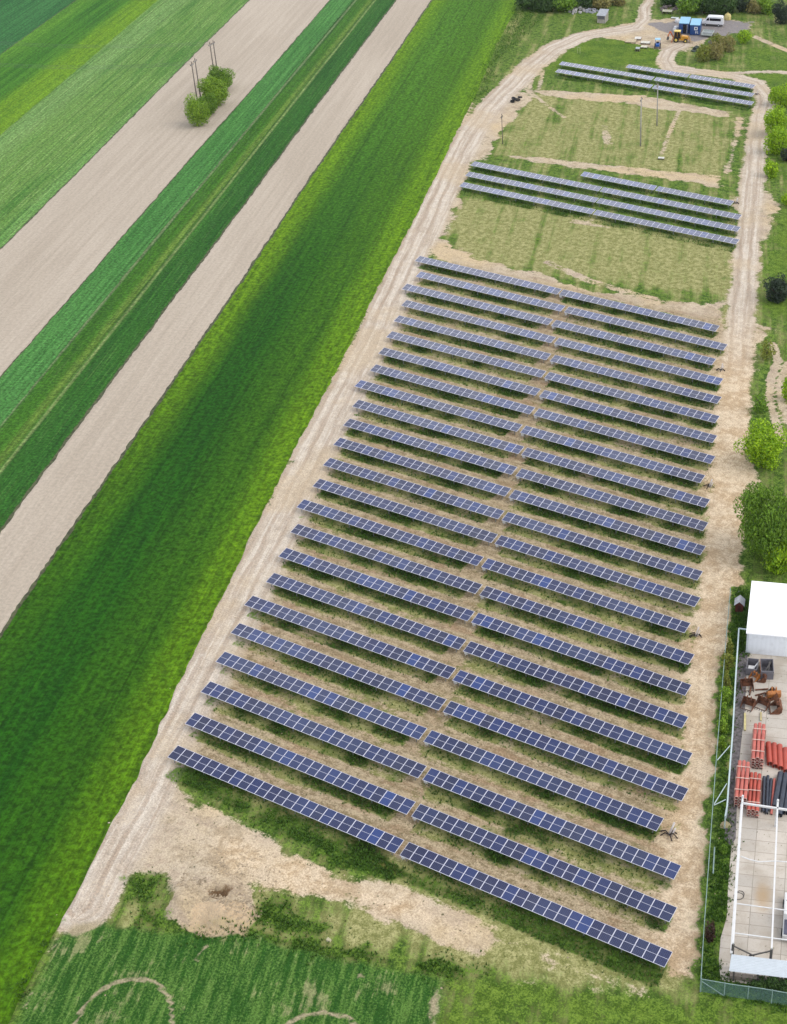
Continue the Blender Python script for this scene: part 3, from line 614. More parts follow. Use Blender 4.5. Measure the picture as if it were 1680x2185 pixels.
for ri_, (nm, y, a, b, c_, d_, n1, n2) in enumerate(ROWS):
    k = int(nm[1:])
    if nm[0] == 'M': where = ('%s row up from the sand pit' % ORD[24 - k]) if k > 1 else 'topmost row of the long main array'
    elif nm[0] == 'B': where = {1: 'short topmost row of the four-row middle block', 2: 'second row from the top of the middle block', 3: 'second row from the bottom of the middle block', 4: 'lowest row of the four-row middle block'}[k]
    else: where = {1: 'short topmost row of the far block by the dirt yard', 2: 'middle row of the far block by the dirt yard', 3: 'lowest row of the far block near the poles'}[k]
    for side, xa, xb, n in (('left', a, b, n1), ('right', c_, d_, n2)):
        L = n * (MW + .02); root = empty('solar_table', (xa, y, 0), '%s solar table of the %s' % (side, where), 'solar panels', group='tables of solar panels in rows')
        root.scale = ((xb - xa) / L, 1, 1)
        for i in range(n):
            place('solar_module', MOD, root, ((i + .5) * (MW + .02), 0, LOW + random.uniform(-.006, .006)), (TILT + R(random.uniform(-.5, .5)), 0, R(random.uniform(-.1, .1))))
        if n not in RAILS: RAILS[n] = rail_mesh(L)
        place('rail', RAILS[n], root, (0, 0, 0))
        nl = max(3, round(L / 3.4))
        for i in range(nl): place('leg', LEG, root, (.55 + (L - 1.1) * i / (nl - 1), 0, 0))
        if side == 'right' and nm[0] == 'M': place('junction_box', BOXM, root, (.25, .1, 0))

# ------------------------------------------------------------------ trees and bushes
BARK = paint('bark', (96, 82, 68), .9, sc=3, var=.25); BIRCH = paint('birch_bark', (206, 202, 190), .8, sc=3, dirt=(90, 84, 76))
LM = {'yg': leafmat('leaf_yellow_green', C(62, 94, 18), C(134, 166, 50), C(176, 196, 84)),
      'br': leafmat('leaf_bright', C(78, 116, 12), C(156, 188, 36), C(190, 212, 70)),
      'mid': leafmat('leaf_mid', C(58, 90, 22), C(114, 148, 46), C(146, 172, 70)),
      'dk': leafmat('leaf_dark', C(34, 56, 24), C(68, 96, 44), C(92, 112, 56)),
      'con': leafmat('needle_dark', C(26, 40, 28), C(52, 70, 46), None, trans=.05),
      'ol': leafmat('leaf_olive', C(82, 92, 30), C(136, 142, 60), C(156, 140, 76)),
      'brn': leafmat('leaf_brownish', C(100, 96, 50), C(146, 138, 84), C(150, 122, 84)),
      'plum': leafmat('leaf_plum', C(36, 26, 20), C(78, 52, 38), None, trans=.1)}
def crown_mesh(name, rx, ry, rz, nleaf, ls, mat, nblob=16, cone=False, seed=0, droop=0.0):
    rg = np.random.default_rng(seed); bl = []
    for i in range(nblob):
        d = rg.normal(0, 1, 3); d /= np.linalg.norm(d); rr = rg.uniform(.4, .84)
        c = d * rr; s_ = rg.uniform(.18, .46)
        if cone:
            c[2] = rg.uniform(-.9, .75); q = (.85 - c[2]) / 1.75; c[:2] = d[:2] / (np.linalg.norm(d[:2]) + 1e-6) * q * .6 * rg.uniform(.3, 1); s_ = .2 + .22 * q
        bl.append((c, s_))
    bl.append((np.zeros(3), .74 if not cone else .4)); bl.append((np.array([0, 0, -.45]), .6 if not cone else .5)); c = np.array([q[0] for q in bl]); s_ = np.array([q[1] for q in bl])
    pr = s_ ** 2; k = rg.choice(len(bl), nleaf, p=pr / pr.sum()); d = rg.normal(0, 1, (nleaf, 3)); d /= np.linalg.norm(d, axis=1)[:, None]
    p = c[k] + d * (s_[k] * rg.uniform(.72, 1.1, nleaf) ** .8)[:, None]; p = p * np.array([rx, ry, rz])
    p[:, 2] = np.maximum(p[:, 2], -rz * .96)
    nrm = d + rg.normal(0, .55, (nleaf, 3)) + np.array([0, 0, .3]); nrm /= np.linalg.norm(nrm, axis=1)[:, None]
    t1 = np.cross(nrm, rg.normal(0, 1, (nleaf, 3))); t1 /= np.linalg.norm(t1, axis=1)[:, None] + 1e-9; t2 = np.cross(nrm, t1)
    sz = ls * rg.uniform(.55, 1.25, nleaf)[:, None]; dr = np.zeros((nleaf, 3)); dr[:, 2] = -droop * ls
    co = np.stack([p - t1 * sz * .5, p - t2 * sz * .32 , p + t1 * sz * .5 + dr, p + t2 * sz * .32], 1).reshape(-1, 3)
    me = bpy.data.meshes.new(name); me.vertices.add(len(co)); me.loops.add(len(co)); me.polygons.add(nleaf)
    me.vertices.foreach_set('co', co.ravel()); me.loops.foreach_set('vertex_index', np.arange(len(co), dtype=np.int32))
    me.polygons.foreach_set('loop_start', np.arange(0, len(co), 4, dtype=np.int32)); me.polygons.foreach_set('loop_total', np.full(nleaf, 4, np.int32))
    me.update(calc_edges=True); me.materials.append(mat); return me
tid = [0]
def plant(kind, cx, cy, wpx, hpx, lm, label, cat, group=None, dens=1.0, cone=False, bark=None, ls=None, ratio=None, droop=0.0):
    tid[0] += 1; g0 = G(cx, cy + hpx * .35); ppm = PPM(g0); rx = wpx / 2 / ppm * (1.35 if kind == 'bush' else 1.22)
    # apparent height mixes depth (sin) and height (cos) of the viewing slope
    el = math.atan2(CAMZ, np.linalg.norm(g0[:2])); hz = math.sqrt(max((hpx * 1.08 / 2 / ppm) ** 2 - (rx * .95 * math.sin(el)) ** 2, (.45 * rx * math.cos(el)) ** 2)) / math.cos(el)
    rz = max(hz, .5 * rx) if not cone else max(hz, 1.2 * rx)
    zc = rz * .92; base = G(cx, cy, zc)
    root = empty(kind, (base[0], base[1], 0), label, cat, group=group)
    ls = ls or .36; n = int(dens * 30 * (rx * rx + rx * rz) / ls ** 2); n = max(500, min(n, 24000))
    me = crown_mesh('crown', rx, rx * .95, rz, n, ls, LM[lm], int(14 + rx * 3), cone, tid[0], droop)
    c = bpy.data.objects.new('crown', me); c.location = (0, 0, zc); c.parent = root; COL.objects.link(c)
    m = MB(); rg = random.Random(tid[0]); r0 = max(.05, rx * .05)
    m.tube((0, 0, -.1), (.05, 0, zc), r0 * 1.5, r0 * .8, 8)
    for i in range(6):
        a = rg.uniform(0, 6.28); m.tube((0, 0, zc * rg.uniform(.3, .8)), (math.cos(a) * rx * .65, math.sin(a) * rx * .65, zc + rz * rg.uniform(-.2, .5)), r0 * .6, r0 * .2, 6)
    m.build('trunk', bark or BARK, root, True); return root
g_p = 'bushes around the double poles'
plant('bush', 418, 238, 44, 60, 'yg', 'yellow-green bush at the lower left end of the clump round the power poles', 'bush', g_p, ls=.28)
plant('bush', 444, 220, 36, 44, 'mid', 'smaller mid-green bush squeezed between two larger ones by the power poles', 'bush', g_p, ls=.28)
plant('bush', 458, 194, 54, 62, 'yg', 'largest round yellow-green bush in the clump round the power poles', 'bush', g_p, ls=.28)
plant('bush', 468, 168, 52, 50, 'mid', 'upper right bush of the clump, behind the farther pair of poles', 'bush', g_p, ls=.28)
plant('bush', 432, 226, 40, 46, 'mid', 'middle darker green bush joining the lower and upper bushes by the poles', 'bush', g_p)
plant('tree', 1626, 946, 86, 98, 'br', 'round bright green tree at the edge of the right-hand dirt road', 'tree')
plant('tree', 1642, 1112, 128, 160, 'mid', 'large drooping birch with pale branches above the white hall', 'tree', bark=BIRCH, dens=1.0, ls=.3, droop=.8)
plant('tree', 1668, 1186, 66, 74, 'br', 'lighter green tree in front of the large birch, nearest the white hall', 'tree', droop=.6)
plant('juniper', 1660, 616, 62, 58, 'con', 'dark rounded evergreen shrub standing alone in the right meadow', 'shrub')
gR = 'bright bushes along the right road'
plant('bush', 1668, 202, 42, 46, 'br', 'bright green bush highest up beside the bend of the right road', 'bush', gR)
plant('bush', 1655, 258, 46, 62, 'br', 'tall bright bush beside the road just below the bend', 'bush', gR)
plant('bush', 1662, 302, 48, 52, 'br', 'broad bright bush touching the small dark evergreen', 'bush', gR)
plant('juniper', 1678, 328, 28, 30, 'con', 'small dark evergreen tucked behind the bright road bushes', 'shrub')
plant('bush', 1644, 360, 28, 34, 'br', 'smallest round bright bush, lowest of those along the right road', 'bush', gR)
plant('bush', 1680, 424, 22, 30, 'br', 'bright bush cut by the right edge above the sandy bulge', 'bush', gR)
plant('shrub', 1637, 746, 34, 44, 'ol', 'thin yellowish shrub beside the curving cart track', 'shrub', dens=.4)
plant('shrub', 1624, 858, 36, 46, 'mid', 'sparse olive shrub above the round bright tree', 'shrub', dens=.45)
plant('shrub', 1680, 830, 28, 46, 'br', 'bright shrub at the right edge beside the cart track', 'shrub', dens=.7)
gH = 'shrubs in the hedge by the yard fence'
for i, (qx, qy, ww, hh, lb) in enumerate([
    (1557, 1378, 24, 40, 'topmost yellow-green hedge shrub beside the red-brown hut lawn'), (1553, 1412, 24, 40, 'second hedge shrub from the top, level with the hall wall'),
    (1551, 1448, 24, 42, 'third hedge shrub from the top, level with the grey skip'), (1547, 1482, 25, 40, 'fourth hedge shrub from the top, level with the scrap heap'),
    (1545, 1516, 25, 40, 'fifth hedge shrub from the top, level with the rusty buckets'), (1543, 1548, 25, 38, 'sixth hedge shrub, just above the lowest one'),
    (1541, 1580, 22, 36, 'lowest hedge shrub, where the mesh fence rail comes into view')]):
    plant('hedge_shrub', qx, qy, ww, hh, 'ol' if i < 3 else 'yg', lb, 'shrub', gH, dens=.9, ls=.24, cone=(i % 2 == 0))
plant('plum_shrub', 1516, 1988, 22, 44, 'plum', 'dark reddish-brown shrub leaning on the mesh fence', 'shrub', dens=.8, ls=.2)
plant('shrub', 1545, 1812, 18, 24, 'mid', 'small green shrub at the lower end of the grey verge', 'shrub', dens=.7, ls=.2)
gJ = 'dark evergreen shrubs below the white panel'
plant('juniper', 1621, 2096, 38, 34, 'dk', 'left of the dark evergreen shrubs below the white corrugated panel', 'shrub', gJ, ls=.2, dens=.9)
plant('juniper', 1652, 2096, 40, 40, 'dk', 'middle dark evergreen shrub below the white corrugated panel', 'shrub', gJ, ls=.2, dens=.9)
plant('juniper', 1682, 2104, 36, 38, 'dk', 'right dark evergreen shrub cut by the photo edge below the panel', 'shrub', gJ, ls=.2, dens=.9)
gT = 'trees along the far edge'
for (qx, qy, ww, hh, lm, lb) in [
    (1128, 2, 50, 34, 'dk', 'dark tree at the far left end of the top treeline beside the wheat'), (1165, 6, 58, 34, 'dk', 'dark tree left of the rubble heaps at the top'),
    (1206, 6, 52, 36, 'mid', 'green tree standing just behind the pale rubble heap'), (1246, 0, 50, 34, 'dk', 'dark tree behind the gap between the two rubble heaps'),
    (1284, 2, 44, 30, 'brn', 'brownish bare tree behind the grey shed'), (1318, -2, 36, 24, 'brn', 'low brown scrub between shed and forking track'),
    (1432, -4, 46, 32, 'dk', 'dark tree right of the forking track at the top edge'), (1470, 8, 56, 42, 'mid', 'green tree behind the blue containers'),
    (1508, 6, 58, 44, 'dk', 'broad dark tree behind the white van'), (1548, 8, 56, 42, 'dk', 'dark tree above the pale yellow tank'),
    (1586, 4, 40, 38, 'con', 'blackish tree right of the yellow tank'), (1612, 14, 32, 28, 'brn', 'brown twiggy bush right of the blackish tree'),
    (1634, 10, 36, 36, 'yg', 'light yellow-green tree left of the corner evergreen')]:
    plant('tree', qx, qy, ww, hh, lm, lb, 'tree', gT, ls=.55)
plant('evergreen', 1668, 26, 38, 46, 'con', 'near-black evergreen in the top right corner', 'tree', ls=.4)
gS = 'shrubs in the scrubby patch below the yard'
for (qx, qy, ww, hh, lm, lb) in [(1503, 112, 34, 36, 'ol', 'yellow-olive shrub at the left end of the scrub patch'), (1528, 108, 40, 38, 'brn', 'brown twiggy shrub in the middle of the scrub patch'),
    (1552, 92, 38, 32, 'brn', 'brownish-green shrub just under the gravel'), (1588, 76, 32, 32, 'br', 'bright upright shrub at the right end of the scrub patch'), (1530, 84, 30, 24, 'ol', 'low olive shrub next to the grey tarp')]:
    plant('shrub', qx, qy, ww, hh, lm, lb, 'shrub', gS, ls=.36, dens=.6)

# ------------------------------------------------------------------ power poles and wires
WOOD = paint('weathered_wood', (128, 118, 108), .9, sc=2, var=.2); CONC = paint('concrete_pole', (178, 174, 166), .85, var=.1)
CER = paint('insulator', (92, 70, 58), .4)
def pole(base, h, label, group, mat, arm_dir, armw=1.6, r=.13):
    root = empty('utility_pole', (base[0], base[1], 0), label, 'utility pole', group=group)
    m = MB(); m.tube((0, 0, -.3), (0, 0, h), r, r * .65, 10); m.build('post', mat, root, True)
    a = Vector((arm_dir[0], arm_dir[1], 0)).normalized(); m = MB(); m.bar(-a * armw / 2 + Vector((0, 0, h - .5)), a * armw / 2 + Vector((0, 0, h - .5)), .12, .12)
    arm = m.build('crossarm', STEEL, root); tips = []
    for s_ in (-.46, 0, .46):
        m = MB(); p = a * (armw * s_) + Vector((0, 0, h - .44 + (.44 if s_ == 0 else 0))); m.tube(p, p + Vector((0, 0, .28)), .07, .05, 8); m.build('insulator', CER, arm, True)
        tips.append(Vector((base[0], base[1], 0)) + p + Vector((0, 0, .28)))
    return tips
H1 = 10.2
pb = [G(409, 134, H1), G(416, 126, H1), G(448, 92, H1), G(455, 88, H1)]
gpp = 'tall poles in the bush clump'
adir = G(1402, 268)[:2] - G(1367, 312)[:2]
tp = [pole(pb[0], H1, 'left wooden pole of the lower pair rising from the field bushes', gpp, WOOD, adir, 1.2, .16), pole(pb[1], H1, 'right wooden pole of the lower pair rising from the field bushes', gpp, WOOD, adir, 1.2, .16),
      pole(pb[2], H1, 'left wooden pole of the upper pair rising from the field bushes', gpp, WOOD, adir, 1.2, .16), pole(pb[3], H1, 'right wooden pole of the upper pair rising from the field bushes', gpp, WOOD, adir, 1.2, .16)]
b5, b6, b7 = G(1367, 312), G(1402, 268), G(1073, 307)
gq = 'grey poles in the solar meadow'
t5 = pole(b5, 10.1, 'nearer tall grey pole in the green meadow between the blocks', gq, CONC, adir, 1.5, .15)
t6 = pole(b6, 9.0, 'farther tall grey pole reaching over the far solar block', gq, CONC, adir, 1.5, .15)
t7 = pole(b7, 6.1, 'short thin pole beside the left dirt road', gq, WOOD, adir, .9, .09)
WIRE = paint('wire', (120, 124, 118), .5, .3)
def wire(a, b, sag, lb):
    m = MB(); pts = [a.lerp(b, i / 14) - Vector((0, 0, sag * 4 * (i / 14) * (1 - i / 14))) for i in range(15)]
    for p, q in zip(pts[:-1], pts[1:]): m.tube(p, q, .016, n=4, caps=False)
    tag(m.build('power_wire', WIRE), lb, 'power line', 'overhead wires')
nmw = ['nearer', 'middle', 'farther']
ldir = Vector((G(0, 130, 10)[0] - G(409, 134, 10)[0], G(0, 130, 10)[1] - G(409, 134, 10)[1], 0)) * 1.25
ldir2 = Vector((G(0, 84, 10)[0] - G(448, 92, 10)[0], G(0, 84, 10)[1] - G(448, 92, 10)[1], 0)) * 1.25
for i in range(3):
    wire(tp[0][i], tp[0][i] + ldir, 1.2, '%s wire running left from the lower pair of field poles' % nmw[i])
    wire(tp[2][i], tp[2][i] + ldir2, 1.2, '%s wire running left from the upper pair of field poles' % nmw[i])

# ------------------------------------------------------------------ the yard on the right
def frame2(a, b, z=0.0):                       # local frame with +X from a to b (photo px at height z)
    A = G(*a, z); B = G(*b, z); d = B[:2] - A[:2]; L = float(np.linalg.norm(d)); return A, math.atan2(d[1], d[0]), L
O, YA, _ = frame2((1592.5, 1350.4), (1680, 1360), 3.0)
far = G(1599.4, 1239, 3.0); dv = far[:2] - O[:2]; HD = float(np.linalg.norm(dv)); YA2 = math.atan2(dv[1], dv[0]) - math.pi / 2
YA = (YA + YA2) / 2
ex = np.array([math.cos(YA), math.sin(YA)]); ey = np.array([-ex[1], ex[0]])
def L2(p): d = p[:2] - O[:2]; return float(d @ ex), float(d @ ey)
root = empty('hall', (O[0], O[1], 0), 'large white flat-roofed hall at the right edge', 'building', YA)
HW = 26.0
rf = NT('white_roof', .5, .3); rx_ = rf.xyz(rf.obj)[0]; sm = rf.rng(rf.math('FRACT', rf.math('MULTIPLY', rx_, 1.0)), .0, .06, .88, 1.0)
vv = rf.n('ShaderNodeVectorMath'); vv.operation = 'SCALE'; rf.t.links.new(rf.mix(rf.rng(rf.noise(rf.obj, .4, 5), .4, .7), (.78, .78, .78, 1), (.84, .84, .84, 1)), vv.inputs[0]); rf.t.links.new(sm, vv.inputs['Scale'])
RF = rf.out(vv.outputs[0])
m = MB(); m.box(0, HW, 0, HD, 2.86, 3.02); m.box(1.6 + 3, 2.4 + 3, 4, 4.8, 3.022, 3.3); m.build('roof', RF, root)
def corr(name, rgb, per=.3, ax=0, dep=.25):
    t = NT(name, .45, .4); q = t.xyz(t.obj)[ax]; fr = t.math('ABSOLUTE', t.math('SUBTRACT', t.math('FRACT', t.math('MULTIPLY', q, 1 / per)), .5))
    t.bump(fr, .25, .05); c = C(*rgb); d = tuple(x * (1 - dep) for x in c[:3]) + (1,)
    col = t.mix(t.rng(fr, .05, .35), d, c); return t.out(t.mix(t.rng(t.noise(t.obj, 1.1, 5), .5, .8, 0, .25), col, C(150, 146, 138)))
m = MB(); m.box(.12, HW - .1, .12, HD - .12, -.1, 2.858); m.build('wall', corr('hall_wall', (246, 250, 254), .5, 0, .03), root)
m = MB()
m.box(.10, .3, .05, .12, 0, 2.85); m.build('downpipe', paint('downpipe', (228, 236, 240), .4), root)
# paving
def world_poly(name, pts, z, mat, kind='structure'):
    m = MB(); loc = [(float((p[:2] - O[:2]) @ ex), float((p[:2] - O[:2]) @ ey), z) for p in pts]; m.add(loc, [tuple(range(len(loc)))])
    o = m.build(name, mat); o.location = (O[0], O[1], 0); o.rotation_euler = (0, 0, YA); tag(o, kind=kind); return o
pv = NT('concrete_slabs', .9, .15); bt = pv.n('ShaderNodeTexBrick'); pv.set(bt.inputs['Vector'], pv.obj); bt.inputs['Scale'].default_value = 1.0
bt.offset = .0; bt.inputs['Color1'].default_value = C(218, 208, 194); bt.inputs['Color2'].default_value = C(200, 192, 180); bt.inputs['Mortar'].default_value = C(150, 142, 130)
bt.inputs['Mortar Size'].default_value = .025; bt.inputs['Brick Width'].default_value = 3.0; bt.inputs['Row Height'].default_value = 1.5
pn = pv.noise(pv.obj, .35, 6); pc = pv.mix(pv.rng(pn, .42, .66, 0, .6), bt.outputs['Color'], C(180, 168, 150))
pc = pv.mix(pv.rng(pv.noise(pv.obj, 3.5, 6, .7), .5, .75, 0, .4), pc, C(158, 150, 138))
sx_, sy_ = L2(G(1628, 1915)); vm = pv.n('ShaderNodeVectorMath'); vm.operation = 'DISTANCE'; pv.set(vm.inputs[0], pv.map(pv.obj, (1.3, .55, 1))); vm.inputs[1].default_value = (sx_ * 1.3, sy_ * .55, 0)
pc = pv.mix(pv.rng(pv.math('ADD', vm.outputs['Value'], sub5(pv.noise(pv.obj, 1, 4), 1) if False else pv.math('MULTIPLY', pv.noise(pv.obj, 1.0, 4), .8)), .5, 1.9, .6, 0), pc, C(186, 152, 104))
PAVE = pv.out(pc)
ryx = ex * 24
yard = [G(1590, 1388)[:2], G(1577, 1600)[:2], G(1562, 1790)[:2], G(1554, 1891)[:2], G(1551, 1958)[:2], G(1538, 2002)[:2], G(1534, 2049)[:2], G(1538, 2093)[:2]]
yard += [yard[-1] + ryx, yard[0] + ryx]
world_poly('concrete_yard', yard, .035, PAVE)
GRAV = paint('dark_gravel', (128, 122, 122), .95, sc=3, var=.25, dirt=(90, 86, 86))
world_poly('gravel_strip', [G(*q)[:2] for q in [(1578, 1390), (1596, 1390), (1590, 1510), (1576, 1640), (1570, 1790), (1560, 1806), (1546, 1790), (1553, 1690), (1563, 1550), (1571, 1450)]], .045, GRAV)
WHT = paint('white_steel', (236, 236, 234), .4, var=.04); PALE = paint('pale_blue_steel', (196, 214, 214), .4, var=.06)
# low boundary wall with rail along the yard
root = empty('yard_railing', G(1571, 1450), 'pale steel railing along the left side of the yard', 'railing')
def child_world(mb, name, mat, root):
    o = mb.build(name, mat, root); o.matrix_parent_inverse = Matrix.Translation(-Vector(root.location)) if root.rotation_euler.z == 0 else root.matrix_world.inverted(); return o
zr_ = 1.7
pts = [(1593, 1343), (1577, 1341), (1570, 1450), (1564, 1560), (1557, 1650), (1552, 1720), (1548, 1742)]
Q = [Vector(G(*q, zr_)) for q in pts]
m = MB(); [m.bar(a, b, .16, .12) for a, b in zip(Q[:-1], Q[1:])]; child_world(m, 'top_rail', PALE, root)
for k in range(1, len(Q)):
    m = MB(); m.bar((Q[k].x, Q[k].y, 0), (Q[k].x, Q[k].y, zr_ - .065), .1); child_world(m, 'post', PALE, root)
MESHM = NT('chain_link', .5, .3)
mo = MESHM.t.nodes['Material Output']; tr = MESHM.n('ShaderNodeBsdfTransparent'); ms = MESHM.n('ShaderNodeMixShader')
def netmat(name, rgb, op):
    t = NT(name, .6, .2); x, y, z = t.xyz(t.obj); h = t.math('ADD', x, y)
    a = t.math('ABSOLUTE', t.math('SUBTRACT', t.math('FRACT', t.math('MULTIPLY', t.math('ADD', h, z), 9)), .5)); b = t.math('ABSOLUTE', t.math('SUBTRACT', t.math('FRACT', t.math('MULTIPLY', t.math('SUBTRACT', h, z), 9)), .5))
    f = t.math('LESS_THAN', t.math('MINIMUM', a, b), op / 4)
    t.out(C(*rgb)); tr = t.n('ShaderNodeBsdfTransparent'); ms = t.n('ShaderNodeMixShader')
    t.t.links.new(f, ms.inputs[0]); t.t.links.new(tr.outputs[0], ms.inputs[1]); t.t.links.new(t.b.outputs[0], ms.inputs[2]); t.t.links.new(ms.outputs[0], t.t.nodes['Material Output'].inputs['Surface']); return t.m
NET = netmat('chain_link_net', (120, 156, 150), .42); POSTM = paint('fence_post', (150, 176, 168), .5)
def mesh_fence(pts, z, n_post, label, thick=.07):
    Q = [Vector(G(*q, z)) for q in pts]; root = empty('mesh_fence', (Q[0].x, Q[0].y, 0), label, 'fence')
    m = MB(); [m.tube(a, b, thick / 2, n=6) for a, b in zip(Q[:-1], Q[1:])]; child_world(m, 'top_rail', POSTM, root)
    m = MB()
    for a, b in zip(Q[:-1], Q[1:]): m.add([(a.x, a.y, 0.03), (b.x, b.y, .03), (b.x, b.y, z - .04), (a.x, a.y, z - .04)], [(0, 1, 2, 3)])
    child_world(m, 'wire_net', NET, root)
    Ls = [(b - a).length for a, b in zip(Q[:-1], Q[1:])]; T_ = sum(Ls)
    for i in range(n_post):
        s_ = T_ * i / (n_post - 1); k = 0
        while k < len(Ls) - 1 and s_ > Ls[k]: s_ -= Ls[k]; k += 1
        p = Q[k].lerp(Q[k + 1], min(1, s_ / Ls[k])); m = MB(); m.tube((p.x, p.y, 0), (p.x, p.y, z + .06), .045, n=8); child_world(m, 'post', POSTM, root)
    m = MB(); a = Q[-1] if label.startswith('long') else Q[0]
    d = (Q[0] - Q[1]).normalized() if label.startswith('long') else (Q[1] - Q[0]).normalized(); m.tube((a.x, a.y, z * .85), (a.x + d.x * 2, a.y + d.y * 2, .05), .035, n=6); child_world(m, 'brace', POSTM, root)
mesh_fence([(1559, 1256), (1550, 1358), (1541, 1470), (1531, 1590), (1522, 1710), (1512, 1850), (1503, 1975), (1496, 2088)], 1.7, 17, 'long mesh fence between the right dirt road and the yard')
mesh_fence([(1497, 2089), (1560, 2100), (1625, 2109), (1700, 2122)], 1.7, 5, 'grey-green mesh fence crossing at the bottom right below the shrubs')
# struts between fence and railing
for a, b, lb in (((1531, 1622), (1558, 1591), 'uppermost slanting strut between mesh fence and yard railing'), ((1524, 1716), (1551, 1672), 'steeper strut of the lower pair between mesh fence and railing'), ((1524, 1718), (1549, 1706), 'flatter strut of the lower pair between mesh fence and railing')):
    m = MB(); m.tube(G(*a, 1.6), G(*b, 1.65), .05, n=6); tag(m.build('bracing_strut', PALE), lb, 'strut')
m = MB(); m.tube(G(1525, 1808, .9), G(1522, 1863, .9), .07, n=6); m.tube(G(1525, 1808, 0), G(1525, 1808, .9), .05, n=6); m.tube(G(1522, 1863, 0), G(1522, 1863, .9), .05, n=6)
tag(m.build('barrier', POSTM), 'short pale barrier bar standing in the grass beside the fence', 'barrier')
# steel frame without cover
root = empty('steel_frame', G(1583, 1757), 'bare white steel frame standing over the concrete yard', 'steel frame')
ZB = 3.3
def gb(q, z=ZB): return Vector(G(*q, z))
for nm_, a, b, w_ in (('beam', (1585, 1703), (1565, 2013), .14), ('beam', (1660, 1712), (1647, 2024), .15), ('beam', (1585, 1714), (1720, 1734), .15)):
    m = MB(); m.bar(gb(a), gb(b), w_, .2); child_world(m, nm_, WHT, root)
m = MB(); m.bar(gb((1583, 1716), 2.5), gb((1561, 2034), 2.35), .22, .16); child_world(m, 'side_rail', WHT, root)
for a, b in (((1573, 1928), (1720, 1948)), ((1569, 1991), (1720, 2011))):
    m = MB(); m.tube(gb(a), gb(b), .055, n=8); child_world(m, 'tie_rod', WHT, root)
m = MB(); pp = [(1581, 1827), (1600, 1834), (1620, 1839), (1655, 1837), (1690, 1840), (1720, 1846)]; [m.tube(gb(a), gb(b), .05, n=8) for a, b in zip(pp[:-1], pp[1:])]; child_world(m, 'tie_rod', WHT, root)
DKST = paint('dark_steel', (96, 92, 88), .6)
for q in ((1585, 1703), (1660, 1712)):
    p = gb(q); m = MB(); m.bar((p.x, p.y, 0), (p.x, p.y, ZB + .35), .18); child_world(m, 'column', WHT, root)
for q in ((1565, 2013), (1647, 2024)):
    p = gb(q); m = MB(); m.bar((p.x, p.y, 0), (p.x, p.y, ZB - .1), .2); s_ = 1 if q[0] < 1600 else -1
    m.bar((p.x, p.y, ZB - .3), (p.x + ex[0] * s_ * 1.9, p.y + ex[1] * s_ * 1.9, ZB - 1.3), .1); child_world(m, 'column', DKST, root)
# corrugated lean-to roof at the near end
T0, T1 = G(1561, 2036, 2.35), G(1680, 2053, 2.35); B0 = G(1556, 2072, 1.45); root = empty('canopy', (T0[0], T0[1], 0), 'white corrugated lean-to roof closing the near end of the yard', 'canopy', YA)
dq = B0[:2] - T0[:2]; by = float(dq @ ey); bx = float(dq @ ex); m = MB(); nn = 22
for i in range(nn):
    f0, f1 = i / nn, (i + 1) / nn; h0, h1 = (0, .03) if i % 2 == 0 else (.03, 0)
    m.add([(bx * f0, by * f0, 2.35 - .9 * f0 + h0), (15, by * f0, 2.35 - .9 * f0 + h0), (15, by * f1, 2.35 - .9 * f1 + h1), (bx * f1, by * f1, 2.35 - .9 * f1 + h1)], [(3, 2, 1, 0)])
sh = m.build('sheet_roof', paint('corrugated_white', (216, 224, 230), .4, var=.03), root); sh.modifiers.new('s', 'SOLIDIFY').thickness = .04
m = MB()
for i in range(7): m.box(.3 + i * 2.1, .42 + i * 2.1, by + .15, by + .27, 0, 1.4)
m.build('post', DKST, root); m = MB()
for i in range(14): m.box(i * 1.05, i * 1.05 + 1.0, by * .75, by * .75 + .4, 0, .5)
m.build('block_footing', paint('footing_block', (150, 138, 124), .9, sc=3), root)
# brown hut with grey gable roof
hb = G(1577, 1306); root = empty('garden_hut', hb, 'small dark red hut with pale gable roof on the lawn beside the hall', 'hut', YA); root.scale = (.62, .8, .75)
m = MB(); m.prism([(-.75, 0), (.75, 0), (.75, 1.5), (0, 2.1), (-.75, 1.5)], -.1, 1.2); m.build('wall', paint('red_brown_board', (104, 50, 40), .8), root)
m = MB()
for s_ in (-1, 1): m.add([(0, -.35, 2.2), (s_ * 1.0, -.35, 1.42), (s_ * 1.0, 1.4, 1.42), (0, 1.4, 2.2), (0, -.35, 2.28), (s_ * 1.0, -.35, 1.5), (s_ * 1.0, 1.4, 1.5), (0, 1.4, 2.28)], [(0, 1, 2, 3), (4, 7, 6, 5), (0, 4, 5, 1), (1, 5, 6, 2), (2, 6, 7, 3)])
m.build('roof', paint('grey_roof', (192, 194, 198), .6), root); m = MB(); m.box(-.3, .3, -.13, -.102, .05, 1.35); m.build('door', paint('hut_door', (74, 34, 28), .7), root)
m = MB(); m.tube(G(1577, 1262, 0), G(1577, 1262, 2.6), .04, n=6); tag(m.build('thin_post', STEEL), 'thin grey post behind the red hut', 'post')
